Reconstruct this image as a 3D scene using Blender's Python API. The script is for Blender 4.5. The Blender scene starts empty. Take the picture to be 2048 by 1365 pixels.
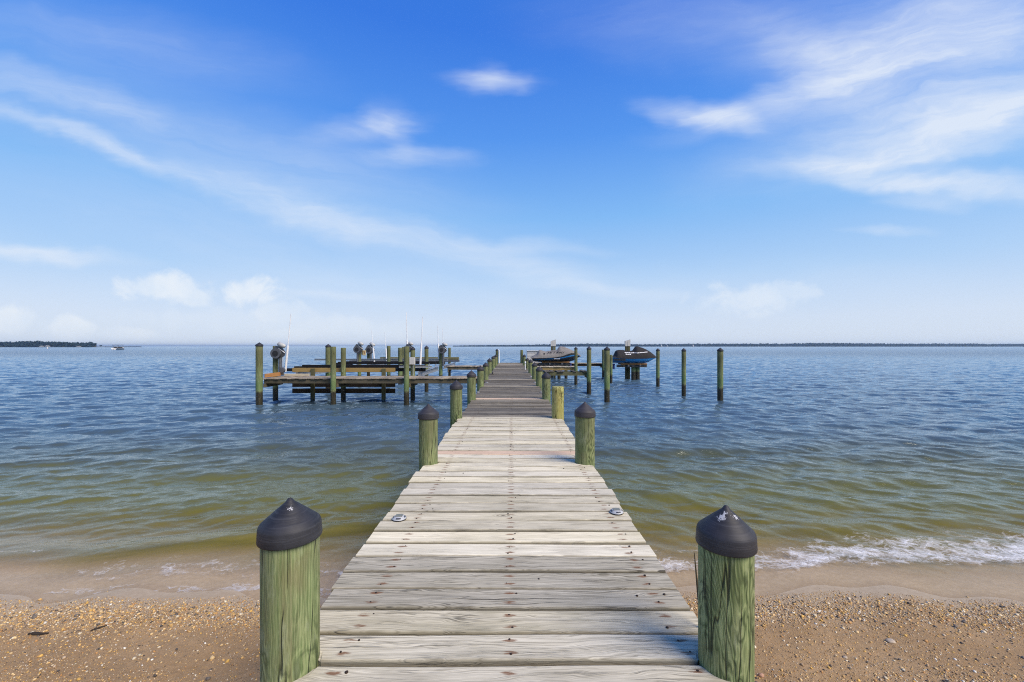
import bpy, math, random
import numpy as np
from mathutils import Vector, Matrix
random.seed(7); RNG = np.random.default_rng(11)
S = bpy.context.scene
COL = S.collection
CAMZ = 2.08          # eye height above the water
DECK = 0.95          # top of the decking above the water
F = 800.0            # focal length in photo pixels; the helpers below turn survey readings into metres
def X(px, Y): return (px - 1024.0) / F * Y
def Zh(py, Y): return CAMZ - (py - 693.0) / F * Y

# ------------------------------------------------------------------ objects
def tag(o, label=None, cat=None, group=None, kind=None):
    if label: o['label'] = label
    if cat: o['category'] = cat
    if group: o['group'] = group
    if kind: o['kind'] = kind
    return o
def thing(name, loc, label, cat, group=None):
    o = bpy.data.objects.new(name, None); COL.objects.link(o)
    o.empty_display_size = 0.2
    o.location = loc
    return tag(o, label, cat, group)
def world_loc(o):
    v = Vector((0, 0, 0))
    while o is not None:
        v += o.location; o = o.parent
    return v

class MB:
    """collects shapes in world coordinates and links them as one mesh object"""
    def __init__(s):
        s.v = []; s.f = []; s.uv = []; s.col = []; s.sm = []; s.u2 = []; s.mi = []; s.cur = 0
    def add(s, verts, faces, uvs=None, col=None, smooth=False, uv2=None):
        b = len(s.v)
        s.u2 += list(uv2) if uv2 is not None else [(9.0, 0.0)]*len(verts)
        s.mi += [s.cur]*len(faces)
        s.v += [tuple(p) for p in verts]
        s.uv += list(uvs) if uvs is not None else [(p[0], p[2] + p[1]) for p in verts]
        c = col if col is not None else (random.random(), random.random(), random.random())
        s.col += [c] * len(verts) if not isinstance(c, list) else c
        s.f += [tuple(b + i for i in f) for f in faces]
        s.sm += [smooth] * len(faces)
        return s
    def box(s, x0, x1, y0, y1, z0, z1, ch=0.006, col=None, axis=0):
        """box with chamfered edges; axis = the grain's direction"""
        cx, cy, cz = (x0+x1)/2, (y0+y1)/2, (z0+z1)/2
        hx, hy, hz = abs(x1-x0)/2, abs(y1-y0)/2, abs(z1-z0)/2
        c = min(ch, hx*.45, hy*.45, hz*.45)
        vs = []; idx = {}
        for sx in (-1, 1):
            for sy in (-1, 1):
                for sz in (-1, 1):
                    for k in range(3):
                        d = [hx, hy, hz]
                        for m in range(3):
                            if m != k: d[m] -= c
                        idx[(sx, sy, sz, k)] = len(vs)
                        vs.append((cx+sx*d[0], cy+sy*d[1], cz+sz*d[2]))
        fs = []
        for k in range(3):
            a, b = [m for m in range(3) if m != k]
            for sg in (-1, 1):
                q = []
                for (p, r) in ((-1, -1), (1, -1), (1, 1), (-1, 1)):
                    t = [0, 0, 0]; t[k] = sg; t[a] = p; t[b] = r
                    q.append(idx[(t[0], t[1], t[2], k)])
                if (sg > 0) == (k == 1): q.reverse()
                fs.append(q)
        for k in range(3):
            a, b = [m for m in range(3) if m != k]
            for p in (-1, 1):
                for r in (-1, 1):
                    q = []
                    for e, fc in ((-1, a), (1, a), (1, b), (-1, b)):
                        t = [0, 0, 0]; t[k] = e; t[a] = p; t[b] = r
                        q.append(idx[(t[0], t[1], t[2], fc)])
                    fs.append(q)
        for sx in (-1, 1):
            for sy in (-1, 1):
                for sz in (-1, 1):
                    fs.append([idx[(sx, sy, sz, k)] for k in range(3)])
        o = random.random()*37
        if axis == 0: uv = [(p[0]+o, p[1]+p[2]+o) for p in vs]
        elif axis == 1: uv = [(p[1]+o, p[0]+p[2]+o) for p in vs]
        else: uv = [(p[2]+o, p[0]+p[1]+o) for p in vs]
        return s.add(vs, fs, uv, col)
    def tube(s, pts, rad, seg=12, cap=True, col=None, smooth=True):
        pts = [Vector(p) for p in pts]
        if not hasattr(rad, '__len__'): rad = [rad]*len(pts)
        vs = []; uv = []; L = 0
        for i, p in enumerate(pts):
            t = (pts[min(i+1, len(pts)-1)] - pts[max(i-1, 0)]).normalized()
            a = Vector((0, 0, 1)) if abs(t.z) < .9 else Vector((1, 0, 0))
            u = t.cross(a).normalized(); w = t.cross(u)
            if i: L += (p-pts[i-1]).length
            for k in range(seg):
                an = 2*math.pi*k/seg
                vs.append(p + (u*math.cos(an) + w*math.sin(an))*rad[i]); uv.append((L, an*rad[i]))
        fs = []
        for i in range(len(pts)-1):
            for k in range(seg):
                k2 = (k+1) % seg
                fs.append((i*seg+k, (i+1)*seg+k, (i+1)*seg+k2, i*seg+k2))
        s.add(vs, fs, uv, col, smooth)
        if cap:
            s.add(vs[:seg], [tuple(range(seg))], uv[:seg], col)
            s.add(vs[-seg:], [tuple(range(seg-1, -1, -1))], uv[-seg:], col)
        return s
    def lathe(s, c, prof, seg=24, col=None, smooth=True, wob=None):
        """prof: (radius, height); c: axis point"""
        vs = []; uv = []
        for j, (r, h) in enumerate(prof):
            for k in range(seg):
                an = 2*math.pi*k/seg
                rr = r * (wob(an, h) if wob else 1)
                vs.append((c[0]+rr*math.sin(an), c[1]-rr*math.cos(an), c[2]+h))
                uv.append((h+c[0]*3, (an if an < math.pi else an-2*math.pi)*0.1))
        fs = []
        for j in range(len(prof)-1):
            for k in range(seg):
                k2 = (k+1) % seg
                fs.append((j*seg+k, j*seg+k2, (j+1)*seg+k2, (j+1)*seg+k))
        return s.add(vs, fs, uv, col, smooth)
    def build(s, name, m, parent=None, ang=None):
        me = bpy.data.meshes.new(name)
        off = world_loc(parent) if parent else Vector((0, 0, 0))
        loc = Vector((0, 0, 0))
        vs = [(p[0]-off.x, p[1]-off.y, p[2]-off.z) for p in s.v]
        if parent is None:
            a = np.array(s.v); lo = a.min(0); hi = a.max(0)
            loc = Vector(((lo[0]+hi[0])/2, (lo[1]+hi[1])/2, lo[2]))
            vs = [(p[0]-loc.x, p[1]-loc.y, p[2]-loc.z) for p in s.v]
        me.from_pydata(vs, [], s.f)
        uvl = me.uv_layers.new(name='UVMap')
        li = np.empty(len(me.loops), np.int32); me.loops.foreach_get('vertex_index', li)
        uvl.data.foreach_set('uv', np.array(s.uv, np.float32)[li].ravel())
        ca = me.color_attributes.new('tone', 'FLOAT_COLOR', 'POINT')
        c = np.ones((len(s.v), 4), np.float32); c[:, :3] = np.array(s.col, np.float32)
        ca.data.foreach_set('color', c.ravel())
        me.polygons.foreach_set('use_smooth', np.array(s.sm, bool))
        u2 = me.uv_layers.new(name='board'); u2.data.foreach_set('uv', np.array(s.u2, np.float32)[li].ravel())
        for mm in (m if isinstance(m, (list, tuple)) else [m]): me.materials.append(mm)
        if s.cur: me.polygons.foreach_set('material_index', np.array(s.mi, np.int32))
        me.update()
        o = bpy.data.objects.new(name, me); COL.objects.link(o)
        o.location = loc
        if parent: o.parent = parent
        return o

# ------------------------------------------------------------------ materials
class NT:
    def __init__(s, name, world=False):
        if world:
            s.m = bpy.data.worlds.new(name)
        else:
            s.m = bpy.data.materials.new(name)
        s.m.use_nodes = True
        s.t = s.m.node_tree; s.t.nodes.clear()
    def n(s, typ, props=None, **inp):
        nd = s.t.nodes.new(typ)
        for k, v in (props or {}).items(): setattr(nd, k, v)
        for k, v in inp.items():
            key = int(k[1:]) if k[0] == 'i' and k[1:].isdigit() else k.replace('_', ' ')
            sock = nd.inputs[key]
            if hasattr(v, 'is_linked') or hasattr(v, 'links'): s.t.links.new(v, sock)
            else: sock.default_value = v
        return nd
    def math(s, op, a, b=0.0, c=None, clamp=False):
        nd = s.n('ShaderNodeMath', {'operation': op, 'use_clamp': clamp}, i0=a, i1=b)
        if c is not None:
            if hasattr(c, 'links'): s.t.links.new(c, nd.inputs[2])
            else: nd.inputs[2].default_value = c
        return nd.outputs[0]
    def mix(s, fac, a, b, blend='MIX'):
        nd = s.n('ShaderNodeMix', {'data_type': 'RGBA', 'blend_type': blend})
        for k, v in ((0, fac), (6, a), (7, b)):
            if hasattr(v, 'links'): s.t.links.new(v, nd.inputs[k])
            else: nd.inputs[k].default_value = v if k == 0 or len(v) == 4 else (*v, 1)
        return nd.outputs[2]
    def noise(s, vec, scale, detail=4.0, rough=.55, dist=0.0, out=0, dim='3D'):
        nd = s.n('ShaderNodeTexNoise', {'noise_dimensions': dim}, Vector=vec, Scale=scale, Detail=detail, Roughness=rough, Distortion=dist)
        return nd.outputs[out]
    def ramp(s, fac, stops, interp='LINEAR'):
        nd = s.n('ShaderNodeValToRGB', None, Fac=fac)
        cr = nd.color_ramp; cr.interpolation = interp
        while len(cr.elements) > len(stops): cr.elements.remove(cr.elements[-1])
        while len(cr.elements) < len(stops): cr.elements.new(0.5)
        for e, (p, c) in zip(cr.elements, stops):
            e.position = p; e.color = c if len(c) == 4 else (*c, 1)
        return nd.outputs[0]
    def rng(s, v, a, b, c=0.0, d=1.0, smooth=False):
        nd = s.n('ShaderNodeMapRange', {'interpolation_type': 'SMOOTHSTEP' if smooth else 'LINEAR', 'clamp': True})
        for k, q in enumerate((v, a, b, c, d)):
            if hasattr(q, 'links'): s.t.links.new(q, nd.inputs[k])
            else: nd.inputs[k].default_value = q
        return nd.outputs[0]
    def scale(s, vec, xyz):
        return s.n('ShaderNodeVectorMath', {'operation': 'MULTIPLY'}, i0=vec, i1=xyz).outputs[0]
    def add(s, a, b):
        return s.n('ShaderNodeVectorMath', {'operation': 'ADD'}, i0=a, i1=b).outputs[0]
    def xyz(s, vec):
        nd = s.n('ShaderNodeSeparateXYZ', None, Vector=vec); return nd.outputs
    def comb(s, x, y, z=0.0):
        return s.n('ShaderNodeCombineXYZ', None, X=x, Y=y, Z=z).outputs[0]
    def bump(s, h, strength=.3, dist=.01):
        return s.n('ShaderNodeBump', None, Height=h, Strength=strength, Distance=dist).outputs[0]
    def out(s, bsdf):
        s.n('ShaderNodeOutputMaterial', None, Surface=bsdf); return s.m
    def pbr(s, col, rough=.6, normal=None, metal=0.0, spec=.5):
        nd = s.n('ShaderNodeBsdfPrincipled')
        for k, v in (('Base Color', col), ('Roughness', rough), ('Metallic', metal), ('Specular IOR Level', spec), ('Normal', normal)):
            if v is None: continue
            if hasattr(v, 'links'): s.t.links.new(v, nd.inputs[k])
            else: nd.inputs[k].default_value = v if not isinstance(v, tuple) or len(v) == 4 else (*v, 1)
        return nd.outputs[0]
    def uv(s): return s.n('ShaderNodeTexCoord').outputs['UV']
    def obj(s): return s.n('ShaderNodeTexCoord').outputs['Object']
    def pos(s): return s.n('ShaderNodeNewGeometry').outputs['Position']
    def attr(s, name): return s.n('ShaderNodeAttribute', {'attribute_name': name}).outputs

def plain(name, col, rough=.5, metal=0.0, var=.25, sc=14.0, spec=.5, bump=.15):
    t = NT(name); p = t.obj()
    n = t.noise(p, sc, 5, .6); n2 = t.noise(p, sc*7, 3, .6)
    c = t.mix(t.rng(n, .35, .7), tuple(x*(1-var) for x in col), tuple(min(1, x*(1+var*.6)) for x in col))
    c = t.mix(t.rng(n2, .62, .75, 0, .35), c, tuple(x*.45 for x in col))
    return t.out(t.pbr(c, t.rng(n, .3, .7, max(.05, rough-.1), min(1, rough+.1)), t.bump(n2, bump, .004), metal, spec))

def wood_mat(name, light, mid, dark, crack=(.02, .016, .012), stain=None, weather=.5, edges=False):
    """grain runs along UV.x; 'tone' = brightness, hue shift, crack amount of each timber"""
    t = NT(name); uv = t.uv(); tone = t.attr('tone')[0]
    ts = t.n('ShaderNodeSeparateColor', None, Color=tone).outputs
    off = t.scale(tone, (31.0, 17.0, 23.0))
    q = t.add(t.scale(uv, (1.0, 1.0, 1.0)), off)
    warp = t.noise(t.scale(q, (2.2, 9.0, 1.0)), 1.0, 3, .5, 0, 0)
    qx = t.xyz(q)
    v = t.math('ADD', qx[1], t.math('MULTIPLY', warp, .10))
    g1 = t.noise(t.comb(t.math('MULTIPLY', qx[0], 1.6), t.math('MULTIPLY', v, 70.0), 0), 1.0, 4, .6)
    g2 = t.noise(t.comb(t.math('MULTIPLY', qx[0], 2.6), t.math('MULTIPLY', v, 300.0), 3.0), 1.0, 3, .6)
    blot = t.noise(t.scale(q, (2.5, 7.0, 1.0)), 1.0, 4, .6)
    c = t.mix(t.rng(g1, .3, .7), mid, light)
    c = t.mix(t.math('MULTIPLY', t.rng(g2, .45, .66, 0, 1), t.rng(ts[2], 0, 1, .25, .95)), c, dark)
    c = t.mix(t.rng(blot, .5, .75, 0, weather), c, dark)
    # long open checks in the grain
    ck = t.noise(t.comb(t.math('MULTIPLY', qx[0], 1.1), t.math('MULTIPLY', v, 78.0), 9.0), 1.0, 2, .5)
    thr = t.rng(ts[2], 0, 1, .72, .635)
    ckm = t.rng(ck, thr, t.math('ADD', thr, .05))
    c = t.mix(t.math('MULTIPLY', ckm, .85), c, crack)
    ln = t.noise(t.comb(t.math('MULTIPLY', qx[0], 1.3), t.math('MULTIPLY', v, 42.0), 15.0), 1.0, 4, .55)
    lnm = t.rng(t.math('ABSOLUTE', t.math('SUBTRACT', ln, .5)), .0, .020, 1, 0)
    brk = t.rng(t.noise(t.scale(q, (3.0, 16.0, 1.0)), 1.0, 3, .6), .42, .62)
    lnm = t.math('MULTIPLY', t.math('MULTIPLY', lnm, brk), t.rng(ts[2], 0, 1, .3, 1))
    c = t.mix(t.math('MULTIPLY', lnm, .85), c, crack)
    grime = t.noise(t.scale(q, (1.1, 5.0, 1.0)), 1.0, 5, .65)
    c = t.mix(t.rng(grime, .48, .70, 0, .55), c, t.mix(ts[1], tuple(x*.8 for x in mid), (mid[0]*.76, mid[1]*.76, mid[2]*.66)))
    # knots
    vo = t.n('ShaderNodeTexVoronoi', {'feature': 'F1'}, Vector=t.scale(q, (2.1, 6.2, 1.0)), Scale=1.0, Randomness=1.0)
    kd = vo.outputs['Distance']
    ring = t.math('SINE', t.math('MULTIPLY', kd, 95.0))
    km = t.rng(kd, .10, .17, 1, 0)
    sel = t.math('GREATER_THAN', t.xyz(vo.outputs['Color'])[0], .88)
    km = t.math('MULTIPLY', km, sel)
    c = t.mix(t.math('MULTIPLY', km, .8), c, t.mix(t.rng(ring, -1, 1), tuple(x*.95 for x in mid), tuple(x*1.2 for x in dark)))
    c = t.mix(t.math('MULTIPLY', t.rng(kd, .02, .05, 1, 0), sel), c, crack)
    # tone of each board
    c = t.mix(1.0, c, t.mix(ts[0], (.46, .46, .47), t.mix(ts[1], (1.10, 1.10, 1.10), (1.13, 1.10, 1.0))), 'MULTIPLY')
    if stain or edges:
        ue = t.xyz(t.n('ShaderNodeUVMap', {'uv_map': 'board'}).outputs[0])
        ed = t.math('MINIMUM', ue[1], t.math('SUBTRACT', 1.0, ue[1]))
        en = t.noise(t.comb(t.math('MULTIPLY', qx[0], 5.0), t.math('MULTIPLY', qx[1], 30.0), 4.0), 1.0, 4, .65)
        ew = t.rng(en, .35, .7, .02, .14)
        c = t.mix(t.math('MULTIPLY', t.rng(ed, 0, ew, 1, 0), .6), c, (crack[0]*2.2, crack[1]*2.2, crack[2]*2.0))  # board edges coloured darker: gap shadow painted in along with dirt and moss
    if stain:
        ub = t.xyz(t.n('ShaderNodeUVMap', {'uv_map': 'board'}).outputs[0])
        st = None
        for xn in NAILX:
            dx = t.math('DIVIDE', t.math('ABSOLUTE', t.math('SUBTRACT', ub[0], xn)), .042)
            k = t.math('SUBTRACT', 1.0, dx, None, True)
            st = k if st is None else t.math('MAXIMUM', st, k)
        dv = t.math('MINIMUM', t.math('ABSOLUTE', t.math('SUBTRACT', ub[1], .25)), t.math('ABSOLUTE', t.math('SUBTRACT', ub[1], .75)))
        st = t.math('MULTIPLY', st, t.rng(dv, .02, .11, 1, 0))
        rn = t.noise(t.comb(t.math('MULTIPLY', qx[0], 16.0), t.math('MULTIPLY', qx[1], 120.0), 2.0), 1.0, 3, .6)
        c = t.mix(t.math('MULTIPLY', t.rng(t.math('MULTIPLY', st, t.rng(rn, .35, .62)), .14, .42), .85), c, stain)
    hgt = t.math('SUBTRACT', t.math('ADD', t.math('MULTIPLY', g2, .35), t.math('MULTIPLY', g1, .5)), t.math('MULTIPLY', t.math('MAXIMUM', ckm, lnm), 1.3))
    return t.out(t.pbr(c, t.rng(g1, .2, .8, .72, .92), t.bump(hgt, .55, .006), 0, .25))

def piling_mat(name, bright=1.0, wet=True, brown=.0, knots=0.80, yellow=0.0):
    """green pressure-treated round timber, UV.x = height, UV.y = round the post; stands in the water with a dark wet foot"""
    t = NT(name); uv = t.uv(); geo = t.pos(); pz = t.xyz(geo)[2]
    oi = t.n('ShaderNodeObjectInfo').outputs['Random']
    q = t.add(uv, t.comb(t.math('MULTIPLY', oi, 40.0), t.math('MULTIPLY', oi, 23.0), 0))
    qx = t.xyz(q)
    warp = t.noise(t.scale(q, (5.0, 14.0, 1.0)), 1.0, 3, .5)
    v = t.math('ADD', qx[1], t.math('MULTIPLY', warp, .05))
    g1 = t.noise(t.comb(t.math('MULTIPLY', qx[0], 3.2), t.math('MULTIPLY', v, 75.0), 0), 1.0, 4, .62)
    g2 = t.noise(t.comb(t.math('MULTIPLY', qx[0], 7.0), t.math('MULTIPLY', v, 230.0), 4.0), 1.0, 3, .6)
    fig = t.n('ShaderNodeTexWave', {'wave_type': 'BANDS', 'bands_direction': 'Y'}, Vector=t.scale(q, (1.2, 9.0, 1.0)), Scale=3.0, Distortion=9.0, Detail=2.5).outputs['Fac']
    if hasattr(fig, 'links'): pass
    blot = t.noise(t.scale(q, (3.0, 9.0, 1.0)), 1.0, 4, .6)
    streak = t.noise(t.comb(t.math('MULTIPLY', qx[0], .8), t.math('MULTIPLY', qx[1], 28.0), 7.0), 1.0, 3, .5)
    b = bright
    dk = (.036*b, .050*b, .018*b); md = (.112*b, .150*b, .058*b); lt = (.250*b, .275*b, .135*b)
    c = t.ramp(g1, [(.28, dk), (.5, md), (.74, lt)])
    c = t.mix(t.rng(fig, .45, .9, 0, .5), c, lt)
    c = t.mix(t.rng(g2, .5, .72, 0, .6), c, dk)
    c = t.mix(t.rng(blot, .48, .68, 0, .65), c, (.080*b, .100*b, .030*b))
    c = t.mix(t.rng(streak, .55, .7, 0, .45+brown), c, (.150*b, .125*b, .062*b))
    c = t.mix(t.rng(t.noise(q, 3.0, 2), .58, .75, 0, .30+brown), c, (.19*b, .10*b, .045*b))
    vo = t.n('ShaderNodeTexVoronoi', {'feature': 'F1'}, Vector=t.scale(q, (3.2, 7.0, 1.0)), Scale=1.0)
    kd = vo.outputs['Distance']; sel = t.math('GREATER_THAN', t.xyz(vo.outputs['Color'])[0], knots)
    ring = t.math('SINE', t.math('MULTIPLY', kd, 90.0))
    c = t.mix(t.math('MULTIPLY', t.rng(kd, .10, .20, .7, 0), sel), c, t.mix(t.rng(ring, -1, 1), md, (.05, .045, .022)))
    c = t.mix(t.rng(t.noise(t.scale(q, (1.6, 5.5, 1.0)), 1.0, 5, .7), .50, .68, 0, .6), c, (.135*b, .125*b, .070*b))
    c = t.mix(t.rng(t.noise(t.scale(q, (4.0, 13.0, 1.0)), 1.0, 5, .7), .54, .70, 0, .7), c, (.235*b, .255*b, .165*b))
    if yellow: c = t.mix(yellow, c, (.40, .315, .075))
    fld = t.noise(t.scale(q, (1.9, 7.5, 1.0)), 1.0, 3, .5, .6)
    con = t.math('SINE', t.math('MULTIPLY', fld, 95.0))
    fm = t.rng(t.noise(t.scale(q, (1.5, 4.0, 1.0)), 1.0, 2), .42, .58)
    c = t.mix(t.math('MULTIPLY', t.rng(con, .35, 1.0, 0, .75), fm), c, dk)
    c = t.mix(t.math('MULTIPLY', t.rng(con, -.5, -1.0, 0, .45), fm), c, (lt[0]*1.1, lt[1]*1.1, lt[2]*1.05))
    ck = t.noise(t.comb(t.math('MULTIPLY', qx[0], .75), t.math('MULTIPLY', qx[1], 10.0), 9.0), 1.0, 3, .5)
    ckm = t.rng(t.math('ABSOLUTE', t.math('SUBTRACT', ck, .52)), .0, .013, 1, 0)
    ckm = t.math('MULTIPLY', ckm, t.rng(t.noise(t.scale(q, (2.2, 6.0, 1.0)), 1.0, 2), .45, .52))
    c = t.mix(t.math('MULTIPLY', ckm, .92), c, (.012, .014, .008))
    r = t.rng(g1, .2, .8, .65, .88)
    if wet:
        edge = t.math('ADD', pz, t.math('MULTIPLY', t.math('SUBTRACT', t.noise(q, 9.0, 3), .5), .16))
        alg = t.math('MULTIPLY', t.rng(edge, .50, .62, 0, 1, True), t.rng(edge, .75, 1.05, 1, 0, True))
        c = t.mix(t.math('MULTIPLY', t.rng(edge, .95, 1.55, 0, .62), 1.0), c, t.mix(g1, (.045, .045, .018), (.115, .105, .050)))
        c = t.mix(t.math('MULTIPLY', alg, .6), c, (.095, .165, .055))
        wm = t.rng(edge, .42, .56, 1, 0, True)
        c = t.mix(t.math('MULTIPLY', wm, .93), c, t.mix(t.rng(g1, .4, .7), (.012, .009, .006), (.045, .030, .018)))
        r = t.mix(wm, (.75, .75, .75), (.38, .38, .38))
    hgt = t.math('SUBTRACT', t.math('ADD', t.math('MULTIPLY', g2, .4), t.math('MULTIPLY', g1, .5)), t.math('MULTIPLY', ckm, 1.6))
    return t.out(t.pbr(c, r, t.bump(hgt, .7, .008), 0, .3))

def cap_mat(name, splash=None):
    t = NT(name); p = t.obj(); px = t.xyz(p)
    ringn = t.noise(t.comb(0.0, 0.0, t.math('MULTIPLY', px[2], 120.0)), 1.0, 3, .6)
    ringw = t.noise(t.comb(t.math('MULTIPLY', px[0], 7.0), t.math('MULTIPLY', px[1], 7.0), t.math('MULTIPLY', px[2], 180.0)), 1.0, 3, .6)
    bl = t.noise(p, 13.0, 4, .6)
    c = t.mix(t.rng(bl, .35, .7), (.013, .014, .018), (.030, .031, .038))
    c = t.mix(t.rng(ringw, .5, .7, 0, .5), c, (.062, .064, .075))
    oi = t.n('ShaderNodeObjectInfo').outputs['Random']
    c = t.mix(t.math('MULTIPLY', oi, .45), c, (.058, .050, .055))
    if splash:
        d = None
        for (sx, sy, sz, rr) in splash:
            q = t.scale(t.add(p, (-sx, -sy, -sz)), (1.0, 1.0, .62))
            l = t.n('ShaderNodeVectorMath', {'operation': 'LENGTH'}, i0=q).outputs['Value']
            k = t.rng(t.math('ADD', l, t.math('MULTIPLY', t.math('SUBTRACT', t.noise(p, 140.0, 3, .7), .5), .045)), rr*.8, rr, 1, 0)
            d = k if d is None else t.math('MAXIMUM', d, k)
        c = t.mix(t.math('MULTIPLY', d, .8), c, (.52, .52, .54))
    return t.out(t.pbr(c, .58, t.bump(t.math('ADD', ringn, ringw), .28, .004), 0, .35))

M = {}
NAILX = (-.62, -.01, .645)
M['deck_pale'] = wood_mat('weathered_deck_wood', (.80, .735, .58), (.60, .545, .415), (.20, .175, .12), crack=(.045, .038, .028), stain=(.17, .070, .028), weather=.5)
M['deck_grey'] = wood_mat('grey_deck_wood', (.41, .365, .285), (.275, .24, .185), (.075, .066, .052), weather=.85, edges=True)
M['dock_wood'] = wood_mat('dock_deck_wood', (.42, .36, .285), (.33, .275, .205), (.13, .105, .08), weather=.5)
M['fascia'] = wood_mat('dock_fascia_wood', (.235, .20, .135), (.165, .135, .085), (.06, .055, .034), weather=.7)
M['yellow_wood'] = wood_mat('fresh_yellow_wood', (.44, .31, .125), (.36, .245, .09), (.20, .125, .045), weather=.3)
M['orange_wood'] = wood_mat('new_orange_wood', (.52, .27, .105), (.43, .205, .07), (.27, .12, .04), weather=.3)
M['dark_wood'] = wood_mat('wet_shaded_wood', (.045, .035, .026), (.030, .023, .017), (.012, .009, .007), weather=.6)  # near-black colour holds shade as well as wet
M['olive_wood'] = wood_mat('mossy_wood', (.20, .19, .10), (.135, .13, .065), (.055, .06, .03), weather=.7)
M['pale_wood'] = wood_mat('bleached_wood', (.60, .53, .40), (.52, .45, .33), (.30, .25, .17), weather=.3)
M['pile'] = piling_mat('green_treated_timber', 1.35)
M['pile_dry'] = piling_mat('green_treated_timber_ashore', 1.36, wet=False)
M['pile_yellow'] = piling_mat('yellowed_treated_timber', 1.8, wet=False, brown=.2, yellow=.55)
M['cap'] = cap_mat('black_cap_plastic')
M['cap_small_splash'] = cap_mat('black_cap_small_splash', [(.015, -.028, .112, .005)])
M['cap_big_splash'] = cap_mat('black_cap_big_splash', [(-.026, -.026, .106, .010), (.018, -.027, .105, .008), (-.012, -.020, .118, .004)])
M['alu'] = plain('weathered_aluminium', (.42, .43, .44), .45, .6)
M['alu_pale'] = plain('pale_aluminium', (.56, .57, .57), .5, .3)
M['steel_grey'] = plain('grey_painted_steel', (.115, .12, .13), .5, .3)
M['black'] = plain('black_carpet_bunk', (.012, .012, .014), .9, 0, .3, 20, .2)
M['black_rubber'] = plain('black_rubber', (.015, .015, .016), .6)
M['white_pl'] = plain('white_plastic', (.46, .455, .43), .45, 0, .12)
M['pvc'] = plain('white_pvc', (.80, .80, .80), .4, 0, .08)
M['grey_pl'] = plain('grey_plastic_siding', (.56, .55, .53), .6, 0, .15)
M['box_white'] = plain('grey_white_enamel', (.52, .51, .48), .5, 0, .15)
M['nail'] = plain('rusty_nail', (.030, .016, .010), .7, .3)
M['light_body'] = plain('grey_white_plastic', (.40, .41, .42), .45, 0, .12)
M['solar'] = plain('solar_cell', (.20, .19, .13), .25, 0, .25)
M['lens'] = plain('dark_lens', (.05, .052, .06), .2, 0, .2)
M['cover_grey'] = plain('grey_fabric_cover', (.215, .20, .185), .85, 0, .2, 9, .2, .3)
M['cover_dark'] = plain('charcoal_fabric_cover', (.030, .028, .028), .85, 0, .25, 9, .2, .3)
M['hull_black'] = plain('black_gelcoat', (.014, .015, .018), .35, 0, .2, .6)
M['hull_blue'] = plain('blue_gelcoat', (.014, .17, .42), .3, 0, .2, .6)
M['letter_dark'] = plain('black_print', (.012, .012, .014), .7)
M['letter_white'] = plain('white_print', (.75, .75, .75), .7)
M['blue_strap'] = plain('blue_strap', (.015, .03, .16), .7)
M['sign'] = plain('cream_painted_board', (.58, .47, .24), .6)
M['sign_mark'] = plain('red_brown_mark', (.25, .06, .03), .6)
M['boat_dark'] = plain('dark_boat_canvas', (.06, .055, .05), .7, 0, .2, 2)
M['boat_white'] = plain('white_boat_hull', (.70, .69, .66), .4, 0, .1, 2)
M['drift'] = wood_mat('driftwood', (.075, .055, .038), (.045, .033, .023), (.018, .014, .010), weather=.6)
M['reed'] = plain('dry_stem', (.085, .065, .035), .8)

# ------------------------------------------------------------------ ground
def shore_y(x):
    return 3.40 + .06*np.sin(.9*x+.6) + .035*np.sin(2.3*x+1.1) + .018*np.sin(5.1*x) + .010*np.sin(11.3*x+2)
def ground_z(x, y):
    s = np.asarray(y) - shore_y(np.asarray(x, float))
    s = np.asarray(s, float)
    land = np.where(s > -1.2, -s*.085, .102 + (-s-1.2)*.05)
    land = np.minimum(land, .42)
    sea = np.where(s < 6, -s*.105, -.63-(s-6)*.045)
    sea = np.maximum(sea, -3.0)
    z = np.where(s < 0, land, sea)
    z = z + .006*np.sin(x*3.1+y*1.3)+.004*np.sin(x*7.7-y*5.1)
    return z
def grid_mesh(name, xs, ys, zf, mat, kind, attrs=None, smooth=True):
    nx, ny = len(xs), len(ys)
    XX, YY = np.meshgrid(xs, ys)
    ZZ = zf(XX, YY)
    return raw_grid(name, XX, YY, ZZ, mat, kind, attrs)
def raw_grid(name, XX, YY, ZZ, mat, kind, attrs=None):
    ny, nx = XX.shape
    me = bpy.data.meshes.new(name)
    co = np.stack([XX, YY, ZZ], -1).reshape(-1, 3).astype(np.float32)
    me.vertices.add(nx*ny); me.vertices.foreach_set('co', co.ravel())
    i = np.arange(ny-1)[:, None]*nx + np.arange(nx-1)[None, :]
    q = np.stack([i, i+1, i+nx+1, i+nx], -1).reshape(-1).astype(np.int32)
    nf = (nx-1)*(ny-1)
    me.loops.add(nf*4); me.loops.foreach_set('vertex_index', q)
    me.polygons.add(nf); me.polygons.foreach_set('loop_start', np.arange(nf, dtype=np.int32)*4)
    me.update(calc_edges=True)
    me.polygons.foreach_set('use_smooth', np.ones(nf, bool))
    for k, a in (attrs or {}).items():
        at = me.attributes.new(k, 'FLOAT', 'POINT'); at.data.foreach_set('value', a.reshape(-1).astype(np.float32))
    me.materials.append(mat); me.validate()
    o = bpy.data.objects.new(name, me); COL.objects.link(o); o['kind'] = kind
    return o

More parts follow.
